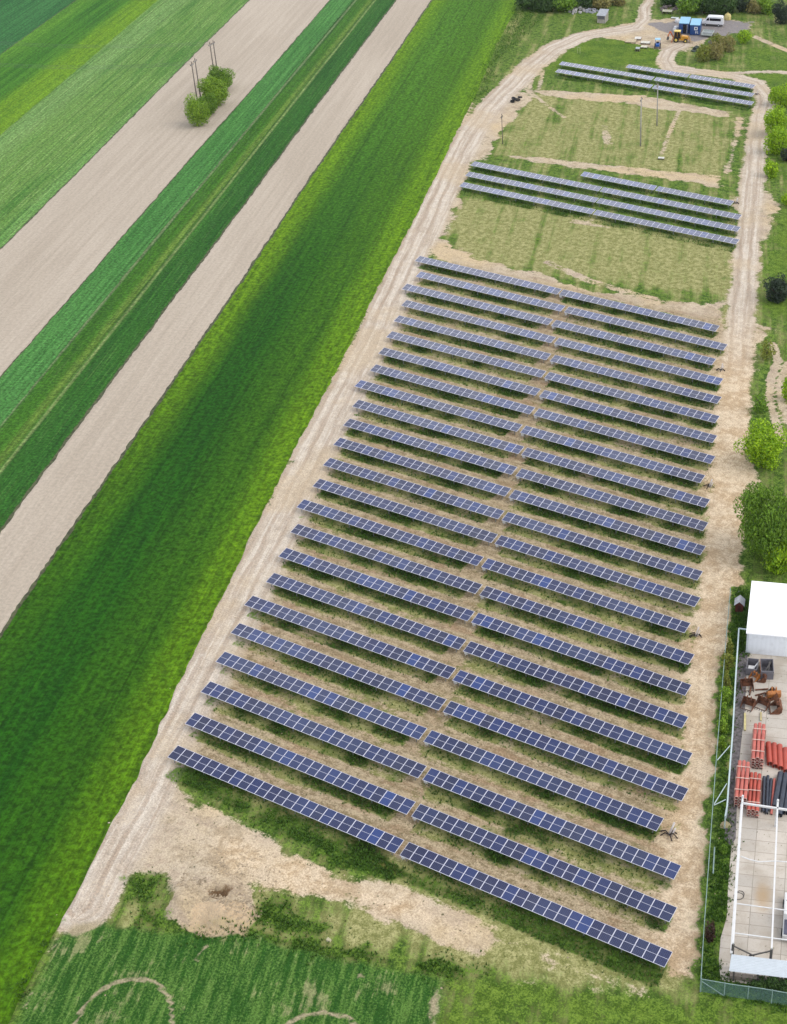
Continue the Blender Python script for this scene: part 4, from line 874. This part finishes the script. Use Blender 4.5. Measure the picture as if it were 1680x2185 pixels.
# pipes
REDP = paint('red_brown_pipe', (208, 112, 98), .6, sc=1.5, var=.1, dirt=(206, 120, 100)); REDL = paint('brick_red_pipe', (196, 88, 70), .6, sc=1, var=.12); BLK = paint('black_pipe', (58, 66, 80), .35, var=.2)
STRAP = paint('strap', (238, 196, 180), .5); RIMW = paint('pipe_collar', (226, 206, 192), .5)
def bundle(a, b, ztop, nx, nz, rad, mat, label, group='pipe bundles in the yard', straps=3, skew=0.0):
    A = Vector(G(*a, ztop)); B = Vector(G(*b, ztop)); A.z = B.z = 0; d = (B - A); L = d.length; d.normalize(); s_ = Vector((-d.y, d.x, 0))
    root = empty('pipe_bundle', tuple(B), label, 'pipes', group=group); st = ztop / (nz * 2) if nz else rad
    for iz in range(nz):
        for ix in range(nx):
            off = s_ * ((ix - (nx - 1) / 2) * rad * 2.12); z = rad + iz * rad * 2.02; e = random.uniform(-.12, .12)
            m = MB(); p0 = A + off + d * e + Vector((0, 0, z)); p1 = B + off + d * e + Vector((0, 0, z)); m.tube(p0, p1 - d * .35, rad * .92, n=14, hollow=.1)
            m.tube(p1 - d * .35, p1, rad * 1.03, n=14, hollow=.12, mi=0); m.tube(p1, p1 + d * .03, rad * 1.02, n=14, hollow=.2, mi=1)
            child_world(m, 'pipe', [mat, RIMW], root).data.polygons.foreach_set('use_smooth', [False] * len(m.f))
    hw = nx * rad * 1.06 + .03; top = nz * rad * 2.02 + .04
    for i in range(straps):
        c = A.lerp(B, (i + .6) / (straps + .2)); m = MB()
        m.bar(c - s_ * hw + Vector((0, 0, top)), c + s_ * hw + Vector((0, 0, top)), .1, .03); m.bar(c - s_ * hw, c - s_ * hw + Vector((0, 0, top)), .08, .03); m.bar(c + s_ * hw, c + s_ * hw + Vector((0, 0, top)), .08, .03)
        child_world(m, 'strap', STRAP, root)
bundle((1622, 1540), (1617, 1615), 1.75, 3, 4, .2, REDP, 'tallest bundle of strapped red pipes, behind the other two bundles')
bundle((1588, 1624), (1581, 1702), 1.5, 3, 4, .2, REDP, 'left bundle of strapped red pipes next to the gravel strip')
bundle((1613, 1648), (1607, 1728), 1.1, 3, 3, .19, REDL, 'bundle of strapped red pipes between the left bundle and the black pipes', straps=3)
def one_pipe(a, b, r, mat, label, group, z0=None):
    A = Vector(G(*a, r)); B = Vector(G(*b, r)); m = MB(); m.tube(A, B, r, n=20, hollow=.1)
    o = m.build('pipe', mat); o.data.polygons.foreach_set('use_smooth', [True] * len(m.f)); tag(o, label, 'pipe', group); sm = o.modifiers.new('e', 'EDGE_SPLIT'); sm.split_angle = R(40)
for i, (a, b, lb) in enumerate([((1640, 1586), (1643, 1630), 'leftmost of the wide red pipes, touching the tall bundle'), ((1652, 1588), (1654, 1635), 'second wide red pipe from the tall bundle'),
                                ((1664, 1591), (1666, 1639), 'third wide red pipe from the tall bundle'), ((1676, 1598), (1678, 1646), 'lowest set wide red pipe at the photo edge'), ((1688, 1599), (1690, 1649), 'wide red pipe cut off by the photo edge')]):
    one_pipe(a, b, .30, REDL, lb, 'wide red pipes')
for a, b, r, lb in [((1631, 1658), (1628, 1732), .17, 'left thin black pipe beside the red bundle'), ((1639, 1656), (1636, 1736), .17, 'middle thin black pipe beside the red bundle'), ((1646, 1662), (1641, 1730), .15, 'right thin black pipe beside the single red one'),
                    ((1666, 1650), (1653, 1722), .3, 'thick grey-blue pipe lying aslant'), ((1677, 1652), (1664, 1740), .28, 'thick dark pipe right of the slanting one'), ((1688, 1655), (1676, 1735), .28, 'thick dark pipe cut by the photo edge')]:
    one_pipe(a, b, r, BLK, lb, 'dark pipes in the yard')
one_pipe((1653, 1662), (1646, 1738), .13, REDP, 'single thin red pipe between black pipes', 'odd red pipe')
# skip, containers and scrap in the yard
RUST = paint('rust', (132, 84, 58), .9, sc=3, var=.3, dirt=(80, 58, 46)); ORG = paint('orange_paint', (196, 124, 60), .6, dirt=(140, 90, 60)); GRY = paint('grey_paint', (126, 124, 130), .6, sc=2, dirt=(96, 92, 92))
def obox(name, a, b, z, dpt, h, label, cat, mat, open_top=False, wall=.08, inner=None, group=None):
    A, an, L = frame2(a, b, z); root = empty(name, (A[0], A[1], 0), label, cat, an, group)
    m = MB()
    if open_top:
        m.box(0, L, 0, wall, 0, h); m.box(0, L, dpt - wall, dpt, 0, h); m.box(0, wall, wall, dpt - wall, 0, h); m.box(L - wall, L, wall, dpt - wall, 0, h); m.box(wall, L - wall, wall, dpt - wall, 0, .12)
    else: m.box(0, L, 0, dpt, 0, h)
    bevel(m.build('body', mat, root), .02); return root, L
r_, L_ = obox('skip', (1592, 1426), (1616, 1429), 1.0, 1.9, 1.0, 'pale grey skip with white scraps nearest the hall corner', 'skip', GRY, True)
m = MB(); m.box(.2, .9, .5, 1.2, .12, .5); m.bar((.6, .5, .3), (1.3, 1.5, .9), .14); m.build('scrap', WHT, r_)
r_, L_ = obox('skip', (1624, 1432), (1652, 1433), 1.2, 2.2, 1.2, 'dark grey skip with orange side below the hall wall', 'skip', GRY, True)
m = MB(); m.box(-.03, -.002, .1, 2.1, .1, 1.15); m.build('side_plate', ORG, r_)
m = MB(); m.bar((.4, .4, .5), (1.2, 1.8, 1.1), .16); m.bar((.9, .3, .4), (1.0, 1.7, 1.2), .12); m.build('scrap', DKST, r_)
def bucket(q, sz, mat, label, rz):
    p = G(*q); root = empty('digger_bucket', p, label, 'digger bucket', rz, 'digger buckets and scrap in the yard'); m = MB()
    prof = [(0, .1), (.15, 0), (.7, 0), (1, .25), (1.05, .7), (.8, .95)]
    n = len(prof)
    for i in range(n - 1):
        (x0, z0), (x1, z1) = prof[i], prof[i + 1]; m.add([(x0*sz, -.6*sz, z0*sz), (x1*sz, -.6*sz, z1*sz), (x1*sz, .6*sz, z1*sz), (x0*sz, .6*sz, z0*sz)], [(0, 1, 2, 3)])
    for yy in (-.6, .6): m.add([(x*sz, yy*sz, z*sz) for x, z in prof], [tuple(range(n))])
    sh = m.build('shell', mat, root); sh.modifiers.new('s', 'SOLIDIFY').thickness = .05
    m = MB()
    for k in range(5): m.bar((0, (-.5 + .25*k)*sz, .08*sz), (-.22*sz, (-.5 + .25*k)*sz, .02*sz), .07*sz)
    m.build('teeth', DKST, root); m = MB(); m.box(.55*sz, .8*sz, -.25*sz, -.15*sz, .8*sz, 1.2*sz); m.box(.55*sz, .8*sz, .15*sz, .25*sz, .8*sz, 1.2*sz); m.build('bracket', mat, root)
bucket((1604, 1452), .8, ORG, 'orange digger bucket just below the pale skip', 1.2); bucket((1617, 1450), .9, RUST, 'dark toothed bucket right of the orange one', .3)
bucket((1648, 1478), 1.15, ORG, 'biggest orange bucket, right side of the scrap heap', -1.0); bucket((1597, 1475), 1.1, RUST, 'rusty grab lying at the left of the scrap heap', 2.2)
bucket((1637, 1490), 1.0, RUST, 'brown bucket below the biggest orange one', .8); bucket((1592, 1515), 1.1, RUST, 'black-brown bucket at the lower left of the scrap heap', 1.6)
bucket((1622, 1514), 1.1, RUST, 'square rusty bucket at the lower middle of the scrap heap', 1.5); bucket((1642, 1516), 1.2, RUST, 'ridged rusty bucket at the lower right of the scrap heap', 0.5)
def timber(q0, q1, label, mat=RUST, w_=.14):
    m = MB(); m.bar(G(*q0, .1), G(*q1, .2), w_, .12); tag(m.build('scrap_beam', mat), label, 'scrap', 'beams lying in the scrap heap')
timber((1612, 1472), (1640, 1470), 'brown beam across the middle of the scrap heap'); timber((1600, 1483), (1604, 1460), 'thin rusty bar at the left of the scrap heap'); timber((1612, 1484), (1634, 1478), 'lower brown bar in the scrap heap')
timber((1590, 1522), (1590, 1558), 'pale yellow plank lying alone left of the pipes', paint('plank', (226, 212, 150), .8), .22); timber((1624, 1520), (1624, 1537), 'short pale plank just above the tallest pipe bundle', paint('plank2', (214, 196, 140), .8), .18)
# parked truck at the edge
A = G(1668, 2012); root = empty('pickup_truck', A, 'white pickup truck with dark load cover cut by the right edge', 'truck', YA + math.pi / 2)
m = MB(); m.prism([(0, .45), (5.2, .45), (5.2, .95), (4.0, 1.05), (3.5, 1.7), (1.9, 1.75), (1.8, 1.05), (0, 1.05)], -1.9, 0); bevel(m.build('body', WHT, root), .08)
m = MB(); m.box(.08, 1.75, -1.8, -.1, 1.053, 1.15); m.build('load_cover', paint('cover', (92, 94, 112), .6), root)
m = MB(); m.prism([(3.53, 1.66), (3.98, 1.1), (4.0, 1.12), (3.56, 1.7)], -1.75, -.15); m.build('windscreen', paint('dark_glass', (40, 44, 54), .1), root)
for xx in (.9, 4.3):
    for yy in (-1.92, -.12): m = MB(); m.tube((xx, yy, .36), (xx, yy + .22, .36), .36, n=16); m.build('wheel', paint('tyre', (44, 44, 46), .9), root)
m = MB(); m.tube(G(1548, 1764, 0), G(1548, 1764, .12), .55, .5, n=16); tag(m.build('sand_ring', paint('pale_sand', (190, 176, 136), .95)), 'pale round patch of sand with dark centre by the gravel strip end', 'sand patch')
m = MB()
for k in range(14):
    a = k * .7; m.tube((G(1577, 1912)[0] + math.cos(a) * .45, G(1577, 1912)[1] + math.sin(a) * (.7 - .03*k), .06), (G(1577, 1912)[0] + math.cos(a + .7) * .45, G(1577, 1912)[1] + math.sin(a + .7) * (.7 - .03*k), .06), .035, n=6)
tag(m.build('hose', DKST), 'dark hose coiled on the concrete beside the steel frame', 'hose')

# ------------------------------------------------------------------ far construction yard
def lf(a, b, z=0.0):
    A, an, L = frame2(a, b, z); return A, an, L
BLU = corr('container_blue', (30, 78, 140), .28, 0, .3); BLT = corr('container_roof_blue', (128, 190, 222), .28, 1, .08); BLS = corr('container_side_blue', (36, 70, 120), .28, 1, .3)
def container(q, ang, label, door_open):
    A = G(*q); root = empty('site_container', A, label, 'container', ang, 'blue containers')
    Wd, Ld, Hh = 2.55, 6.0, 2.6
    m = MB(); m.box(0, Wd, 0, Ld, .1, Hh - .12); m.build('body', BLU if not door_open else BLU, root)
    m = MB(); m.box(-.02, Wd + .02, -.02, Ld + .02, Hh - .12, Hh); m.build('roof', BLT, root)
    if door_open:
        m = MB(); m.box(1.05, 2.05, -.015, -.003, .15, Hh - .3); m.build('doorway', paint('dark_interior', (22, 22, 26), .9), root)
        m = MB(); m.box(2.08, 2.16, -.85, -.03, .15, Hh - .3); m.build('door', paint('door_white', (214, 216, 222), .5), root)
    else:
        m = MB(); m.box(1.1, 1.95, -.02, -.003, 1.3, 2.1); f = m.build('window', WHT, root); m = MB(); m.box(1.34, 1.74, -.035, -.021, 1.5, 1.92); m.build('pane', paint('pane_dark', (30, 60, 110), .2), f)
        m = MB()
        for (x0, x1, z0, z1) in ((1.42, 1.54, .45, 1.0), (1.54, 1.7, .88, 1.0), (1.54, 1.66, .68, .78), (1.8, 2.1, .88, 1.0), (1.8, 1.9, .72, .88), (1.8, 2.1, .62, .72), (2.0, 2.1, .45, .62), (1.8, 2.0, .45, .53)): m.box(x0, x1, -.015, -.003, z0, z1)
        m.build('marking', WHT, root)
    m = MB(); m.box(0, Wd, -.012, -.002, .1, .2); m.box(0, Wd, -.012, -.002, Hh - .22, Hh - .13); m.build('frame', paint('blue_frame', (24, 62, 120), .5), root)
_, can, _ = lf((1471.7, 53.5), (1491.3, 54.3), 2.6)
container((1448.5, 71.5), can, 'left blue site container with open dark doorway, behind the digger', True)
container((1471.9, 75), can, 'right blue site container with white square window beside the van', False)
# white van
A, van, _ = lf((1497.5, 55.5), (1538.5, 58.0)); root = empty('van', A, 'white minibus van with black side windows on the gravel', 'van', van)
VW = paint('van_white', (238, 238, 240), .25, var=.03, spec=.6); VL = 5.5; yv = 2.0
m = MB(); m.prism([(0, .4), (VL, .4), (VL, 1.3), (VL - .12, 2.35), (VL - .4, 2.5), (1.75, 2.5), (1.35, 2.4), (.75, 1.45), (.05, 1.15)], 0, yv); bevel(m.build('body', VW, root), .1)
DG = paint('tinted_glass', (24, 26, 34), .08)
m = MB(); m.prism([(2.0, 1.45), (4.9, 1.45), (4.85, 2.1), (2.0, 2.1)], -.012, -.002); m.build('side_window', DG, root)
m = MB(); m.prism([(1.0, 1.48), (1.85, 1.48), (1.85, 2.1), (1.5, 2.1)], -.012, -.002); m.build('side_window', DG, root)
m = MB(); m.add([(.78, .15, 1.5), (.78, yv - .15, 1.5), (1.36, yv - .2, 2.37), (1.36, .2, 2.37)], [(0, 3, 2, 1)]); o = m.build('windscreen', DG, root); o.location = (-.03, 0, .015)
m = MB(); m.box(0.1, VL - .05, -.01, -.001, .4, .62); m.build('sill', DKST, root)
TY = paint('rubber', (40, 40, 42), .9); HUB = paint('hub', (180, 182, 186), .4)
for xx in (.95, 4.35):
    for yy in (-.03, yv - .2):
        m = MB(); m.tube((xx, yy, .36), (xx, yy + .23, .36), .36, n=18); wh = m.build('wheel', TY, root); m = MB(); m.tube((xx, yy - .01, .36), (xx, yy - .001, .36), .2, n=14); m.build('hub', HUB, wh)
m = MB(); m.box(-.04, .03, .15, .5, .8, 1.0); m.build('headlight', HUB, root); m = MB(); m.box(-.04, .03, 1.5, 1.85, .8, 1.0); m.build('headlight', HUB, root)
# backhoe loader
A, ban, _ = lf((1436, 91.2), (1468, 92.6)); root = empty('backhoe_loader', A, 'yellow backhoe loader with orange rear arm parked by the containers', 'excavator', ban)
YEL = paint('machine_yellow', (226, 164, 40), .45, dirt=(170, 120, 50)); YRF = paint('cab_roof_yellow', (240, 214, 104), .5); ORR = paint('arm_orange', (210, 112, 56), .55)
m = MB(); m.prism([(.1, .5), (3.6, .5), (3.7, 1.2), (3.3, 1.55), (2.0, 1.65), (2.0, 1.0), (.1, 1.0)], .45, 1.55); bevel(m.build('body', YEL, root), .05)
m = MB(); m.prism([(.15, 1.0), (1.95, 1.0), (1.9, 1.6), (1.65, 2.6), (.35, 2.6), (.15, 1.7)], .35, 1.65); cab = m.build('cab', DG, root)
m = MB()
for (xa, za, xb, zb) in ((.15, 1.0, .35, 2.6), (1.92, 1.0, 1.66, 2.6), (1.0, 1.0, 1.0, 2.6)):
    for yy in (.33, 1.67): m.bar((xa, yy, za), (xb, yy, zb), .08)
m.build('cab_frame', YEL, cab); m = MB(); m.box(.2, 1.85, .25, 1.75, 2.6, 2.78); bevel(m.build('cab_roof', YRF, root), .06)
for xx, r in ((.75, .68), (3.1, .48)):
    for yy in (.05, 1.6):
        m = MB(); m.tube((xx, yy, r), (xx, yy + .36, r), r, n=20); wh = m.build('wheel', TY, root); m = MB(); m.tube((xx, yy - .02, r), (xx, yy - .001, r), r * .5, n=14); m.build('rim', YRF, wh)
m = MB()
for yy in (.3, 1.7): m.bar((2.1, yy, 1.5), (3.6, yy, 1.35), .14, .2); m.bar((3.6, yy, 1.35), (4.3, yy, .5), .14, .2)
m.build('loader_arm', YEL, root)
m = MB(); m.prism([(4.2, .05), (5.0, .0), (5.05, .08), (4.35, .15), (4.3, .85), (4.2, .85)], 0, 2.0); m.build('loader_bucket', paint('bucket_grey', (170, 150, 120), .6), root)
m = MB(); m.bar((.1, 1, .9), (-.8, 1, 2.5), .22, .3); m.bar((-.8, 1, 2.5), (-1.4, 1, 1.2), .2, .26); m.bar((0, .8, .7), (-.3, .8, 1.9), .1); m.build('rear_arm', ORR, root)
m = MB(); m.prism([(-1.7, .5), (-1.2, .35), (-1.0, .8), (-1.2, 1.25), (-1.5, 1.25)], .65, 1.35); m.build('rear_bucket', DKST, root)
m = MB(); m.bar((-.1, 0.1, .9), (-.35, -.1, .05), .14); m.bar((-.1, 1.9, .9), (-.35, 2.1, .05), .14); m.build('stabiliser', ORR, root)
# small blue tractor
A, tan_, _ = lf((1396, 104), (1409, 104.3)); root = empty('compact_tractor', A, 'small blue tractor with pale blue roof on the grass', 'tractor', tan_)
LB = paint('pale_blue_roof', (150, 206, 236), .4); DB = paint('tractor_blue', (40, 104, 190), .4)
m = MB(); m.box(.35, 1.3, 0, 1.9, .5, 1.05); bevel(m.build('body', DB, root), .05); m = MB(); m.box(.15, 1.5, .6, 2.2, 1.95, 2.05); bevel(m.build('roof', LB, root), .04)
m = MB(); [m.bar((xx, yy, 1.0), (xx, yy, 1.95), .07) for xx in (.25, 1.4) for yy in (.7, 2.1)]; m.build('roof_post', DB, root)
m = MB(); m.box(.5, 1.15, 1.2, 1.7, 1.06, 1.3); m.build('seat', TY, root)
for xx in (.05, 1.35):
    for yy, r in ((1.6, .5), (.2, .33)): m = MB(); m.tube((xx, yy, r), (xx + .24, yy, r), r, n=16); m.build('wheel', TY, root)
# grey shed with lean-to roof
A, san, _ = lf((1274.5, 49), (1288, 50)); root = empty('shed', A, 'small grey shed with a sloping sheet roof beside the track', 'shed', san)
SG = paint('shed_board', (176, 170, 158), .8, sc=2, dirt=(120, 116, 108)); sw = 2.1
m = MB(); m.add([(0, 0, 0), (sw, 0, 0), (sw, 3.6, 0), (0, 3.6, 0), (0, 0, 1.9), (sw, 0, 1.9), (sw, 3.6, 2.5), (0, 3.6, 2.5)], [(0, 3, 2, 1), (0, 1, 5, 4), (1, 2, 6, 5), (2, 3, 7, 6), (3, 0, 4, 7), (4, 5, 6, 7)]); m.build('wall', SG, root)
m = MB(); m.add([(-.15, -.25, 1.88), (sw + .15, -.25, 1.88), (sw + .15, 3.8, 2.56), (-.15, 3.8, 2.56), (-.15, -.25, 1.98), (sw + .15, -.25, 1.98), (sw + .15, 3.8, 2.66), (-.15, 3.8, 2.66)], [(0, 3, 2, 1), (4, 5, 6, 7), (0, 1, 5, 4), (1, 2, 6, 5), (2, 3, 7, 6), (3, 0, 4, 7)])
m.build('roof', paint('sheet_roof', (168, 172, 178), .5), root); m = MB(); m.box(.1, sw - .1, -.015, -.003, 1.0, 1.88); m.build('panel', paint('dark_panel', (104, 104, 108), .7), root)
def rocks(name, q, w_, d_, h_, n, rgb, label, cat, smin=.25, smax=.8):
    p = G(*q); m = MB(); rg = random.Random(n)
    for i in range(n):
        a = rg.uniform(0, 6.28); r = math.sqrt(rg.random()); x = math.cos(a) * r * w_ / 2; y = math.sin(a) * r * d_ / 2; z = h_ * (1 - r) * rg.uniform(.2, 1); s_ = rg.uniform(smin, smax)
        vs = [(x + sx * s_ * rg.uniform(.3, .6), y + sy * s_ * rg.uniform(.3, .6), max(0, z + sz * s_ * rg.uniform(.2, .45))) for sx in (-1, 1) for sy in (-1, 1) for sz in (-1, 1)]
        m.add(vs, [(0, 1, 3, 2), (4, 6, 7, 5), (0, 4, 5, 1), (2, 3, 7, 6), (0, 2, 6, 4), (1, 5, 7, 3)])
    o = m.build(name, paint(name + '_mat', rgb, .9, sc=1.5, var=.15)); o.location = tuple(p); tag(o, label, cat)
rocks('rubble_heap', (1232, 24), 4.2, 7, 1.4, 60, (190, 188, 184), 'pale rubble heap left of the grey shed', 'rubble'); rocks('rubble_heap', (1262, 24), 3.4, 5, .9, 40, (172, 174, 182), 'greyish rubble heap touching the grey shed', 'rubble')
rocks('timber_heap', (1428, 18), 4.5, 8, 1.2, 50, (132, 120, 118), 'grey-brown heap of debris right of the forking track', 'debris'); rocks('debris', (1512, 24), 5, 4, .8, 36, (138, 116, 110), 'reddish-brown debris heap behind the van', 'debris')
rocks('stone', (703, 2009), .5, .4, .3, 4, (216, 208, 172), 'pale stone lying on the verge above the young crop', 'stone', .2, .4)
rocks('tarp_heap', (1518, 92), 1.6, 3.2, 1.0, 14, (140, 142, 146), 'grey tarpaulin heap beside the trailer', 'tarp', .4, .9); rocks('dark_heap', (1486, 106), 1.4, 4.5, 1.4, 16, (70, 82, 74), 'dark heap at the left edge of the scrub patch', 'heap', .4, .8)
# pale boards and bags
def slab(q, wx, wy, h, rgb, label, name='pallet', cat='pallet', rz=0.35, group='pale boards and pallets on the grass'):
    p = G(*q); root = empty(name, p, label, cat, rz, group); m = MB()
    for k in range(5): m.box(0, wx, k * wy / 5, (k + .78) * wy / 5, h - .04, h)
    m.build('deck', paint('pale_board', rgb, .7), root); m = MB(); [m.box(x, x + .1, 0, wy * .95, 0, h - .042) for x in (0, wx / 2 - .05, wx - .1)]; m.build('runner', WOOD, root)
slab((1334, 92), 2.6, 3.0, .3, (216, 198, 160), 'tan stack of boards at the grass edge, leftmost of the pale piles'); slab((1354, 86), 1.6, 2.0, .4, (242, 238, 228), 'small white pallet above the tan boards')
slab((1367, 95), 2.3, 1.8, .4, (236, 232, 216), 'upper white pallet left of the small blue tractor'); slab((1367, 104), 1.6, 1.6, .4, (236, 230, 206), 'lower white pallet left of the small blue tractor')
slab((1356, 110), 1.0, 1.6, .7, (196, 206, 206), 'greyish crate lowest of the pale piles'); slab((1432, 41), 2.0, 1.2, .3, (216, 226, 224), 'white sheet lying left of the blue containers'); slab((1413, 30), 2.6, 2.0, .7, (206, 204, 176), 'cream crate under the debris heap by the forking track')
slab((1404.5, 341), 1.2, .9, .35, (240, 238, 226), 'lone white box in the meadow between the poles and the middle block', group=None)
def bag(q, r, label):
    p = G(*q); root = empty('bulk_bag', p, label, 'bag', 0, 'white bulk bags by the container'); m = MB(); n = 10
    prof = [(0, .0), (.9, 0), (1.05, .4), (1.0, .9), (.75, 1.2), (0, 1.25)]
    for i in range(n):
        for (r0, z0), (r1, z1) in zip(prof[:-1], prof[1:]):
            a0, a1 = 2*math.pi*i/n, 2*math.pi*(i+1)/n; m.add([(r*r0*math.cos(a0), r*r0*math.sin(a0), r*z0), (r*r0*math.cos(a1), r*r0*math.sin(a1), r*z0), (r*r1*math.cos(a1), r*r1*math.sin(a1), r*z1), (r*r1*math.cos(a0), r*r1*math.sin(a0), r*z1)], [(0, 1, 2, 3)])
    m.build('sack', paint('bag_white', (236, 236, 236), .7), root, True)
bag((1446.5, 48), .75, 'white bulk bag behind the left container corner'); bag((1443.5, 63), .7, 'white bulk bag in front of the left container side'); bag((1440, 66), .5, 'smaller white bag above the digger arm')
# trailer
A, tr_, _ = lf((1496.5, 79), (1516, 80.5)); root = empty('trailer', A, 'low silver flatbed trailer between the right container and the scrub', 'trailer', tr_)
m = MB(); m.box(0, 2.6, 0, 3.6, .45, .55); m.box(0, 2.6, -.04, 0, .5, .95); m.box(0, 2.6, 3.6, 3.64, .5, .95); m.box(-.04, 0, -.04, 3.64, .5, .95); m.box(2.6, 2.64, -.04, 3.64, .5, .95); m.build('bed', paint('trailer_silver', (206, 214, 210), .4), root)
m = MB(); m.box(.2, 2.4, 1.2, 2.4, .56, .75); m.build('load', paint('trailer_load', (150, 156, 156), .6), root)
for xx in (-.2, 2.62): m = MB(); m.tube((xx, 1.8, .32), (xx + .18, 1.8, .32), .32, n=14); m.build('wheel', TY, root)
# yellow tank
p = G(1553, 42); root = empty('yellow_tank', p, 'pale yellow domed tank right of the van', 'tank'); m = MB(); prof = [(.0, 0), (.85, 0), (.95, .25), (.95, .9), (.75, 1.35), (.35, 1.6), (0, 1.65)]
for i in range(8):
    for (r0, z0), (r1, z1) in zip(prof[:-1], prof[1:]):
        a0, a1 = math.pi*i/4, math.pi*(i+1)/4; m.add([(r0*math.cos(a0), r0*math.sin(a0), z0), (r0*math.cos(a1), r0*math.sin(a1), z0), (r1*math.cos(a1), r1*math.sin(a1), z1), (r1*math.cos(a0), r1*math.sin(a0), z1)], [(0, 1, 2, 3)])
m.build('shell', paint('tank_yellow', (216, 200, 130), .6), root); m = MB(); m.tube((0, 0, 1.64), (0, 0, 1.8), .2, n=10); m.build('lid', paint('tank_lid', (190, 170, 100), .6), root)
# goal-like posts on the grass
m = MB(); a = G(1233, 114); b = G(1238, 114); m.bar((a[0], a[1], 0), (a[0], a[1], 1.6), .1); m.bar((b[0], b[1], 0), (b[0], b[1], 1.6), .1); m.bar((a[0], a[1], 1.5), (b[0], b[1], 1.5), .1)
tag(m.build('post_frame', paint('post_pale', (176, 186, 130), .7)), 'pale little post frame on the grass above the far solar block', 'posts')
# cable ends coming out of the ground
CBL = paint('cable_black', (48, 38, 34), .7); CND = paint('conduit_white', (226, 216, 210), .5)
def cables(q, label, s_=1.0):
    p = G(*q); root = empty('cable_outlet', p, label, 'cable outlet', random.uniform(-.4, .4), 'cable outlets at the right row ends')
    m = MB(); m.tube((0, 0, 0), (.15 * s_, .5 * s_, 1.1 * s_), .09 * s_, n=8); m.tube((.2 * s_, 0, 0), (.4 * s_, .3 * s_, .8 * s_), .07 * s_, n=8); m.build('conduit', CND, root, True)
    m = MB(); rg = random.Random(int(q[0]))
    for i in range(7):
        a = rg.uniform(0, 6.28); pts_ = [(0, 0, .1), (math.cos(a) * .35 * s_, math.sin(a) * .35 * s_, .35 * s_), (math.cos(a) * .8 * s_, math.sin(a) * .6 * s_, .03)]
        for u0, u1 in zip(pts_[:-1], pts_[1:]): m.tube(u0, u1, .05 * s_, n=6)
    m.build('cable', CBL, root)
for q, lb, s_ in (((1428, 1782), 'cable outlet with two white conduits beside the fourth row from the bottom', 1.2), ((1484, 1358), 'dark cable outlet beside the right end of the tenth row', 1.0), ((1513, 1040), 'cable outlet at the right end of the row level with the bright tree', 1.0),
                  ((1538, 790), 'small cable outlet near the top right of the main array', .9), ((1570, 434), 'dark cable outlet at the right end of the middle block', .9), ((1615, 202), 'cable outlet at the right end of the far block', .8)): cables(q, lb, s_)
# tyre heap by the left road
p = G(1103, 215); root = empty('tyre_heap', p, 'black heap of old tyres beside the left dirt road bend', 'tyres'); rg = random.Random(3)
for i in range(7):
    m = MB(); c = Vector((rg.uniform(-.6, .6), rg.uniform(-1.6, 1.6), .15 + .25 * (i % 3))); tl = Vector((rg.uniform(-.3, .3), rg.uniform(-.3, .3), 1)).normalized(); m.tube(c, c + tl * .25, .5, n=16, hollow=.45); m.build('tyre', TY, root)

# ------------------------------------------------------------------ haze
hm = bpy.data.materials.new('haze'); hm.use_nodes = True; ht = hm.node_tree; ht.nodes.clear()
ho = ht.nodes.new('ShaderNodeOutputMaterial'); hv = ht.nodes.new('ShaderNodeVolumePrincipled'); hv.inputs['Density'].default_value = .00003
hv.inputs['Color'].default_value = (.9, .93, 1, 1); hv.inputs['Anisotropy'].default_value = .2; ht.links.new(hv.outputs[0], ho.inputs['Volume'])
m = MB(); m.box(-700, 400, -100, 900, -3.5, 112); tag(m.build('haze', hm), kind='stuff')
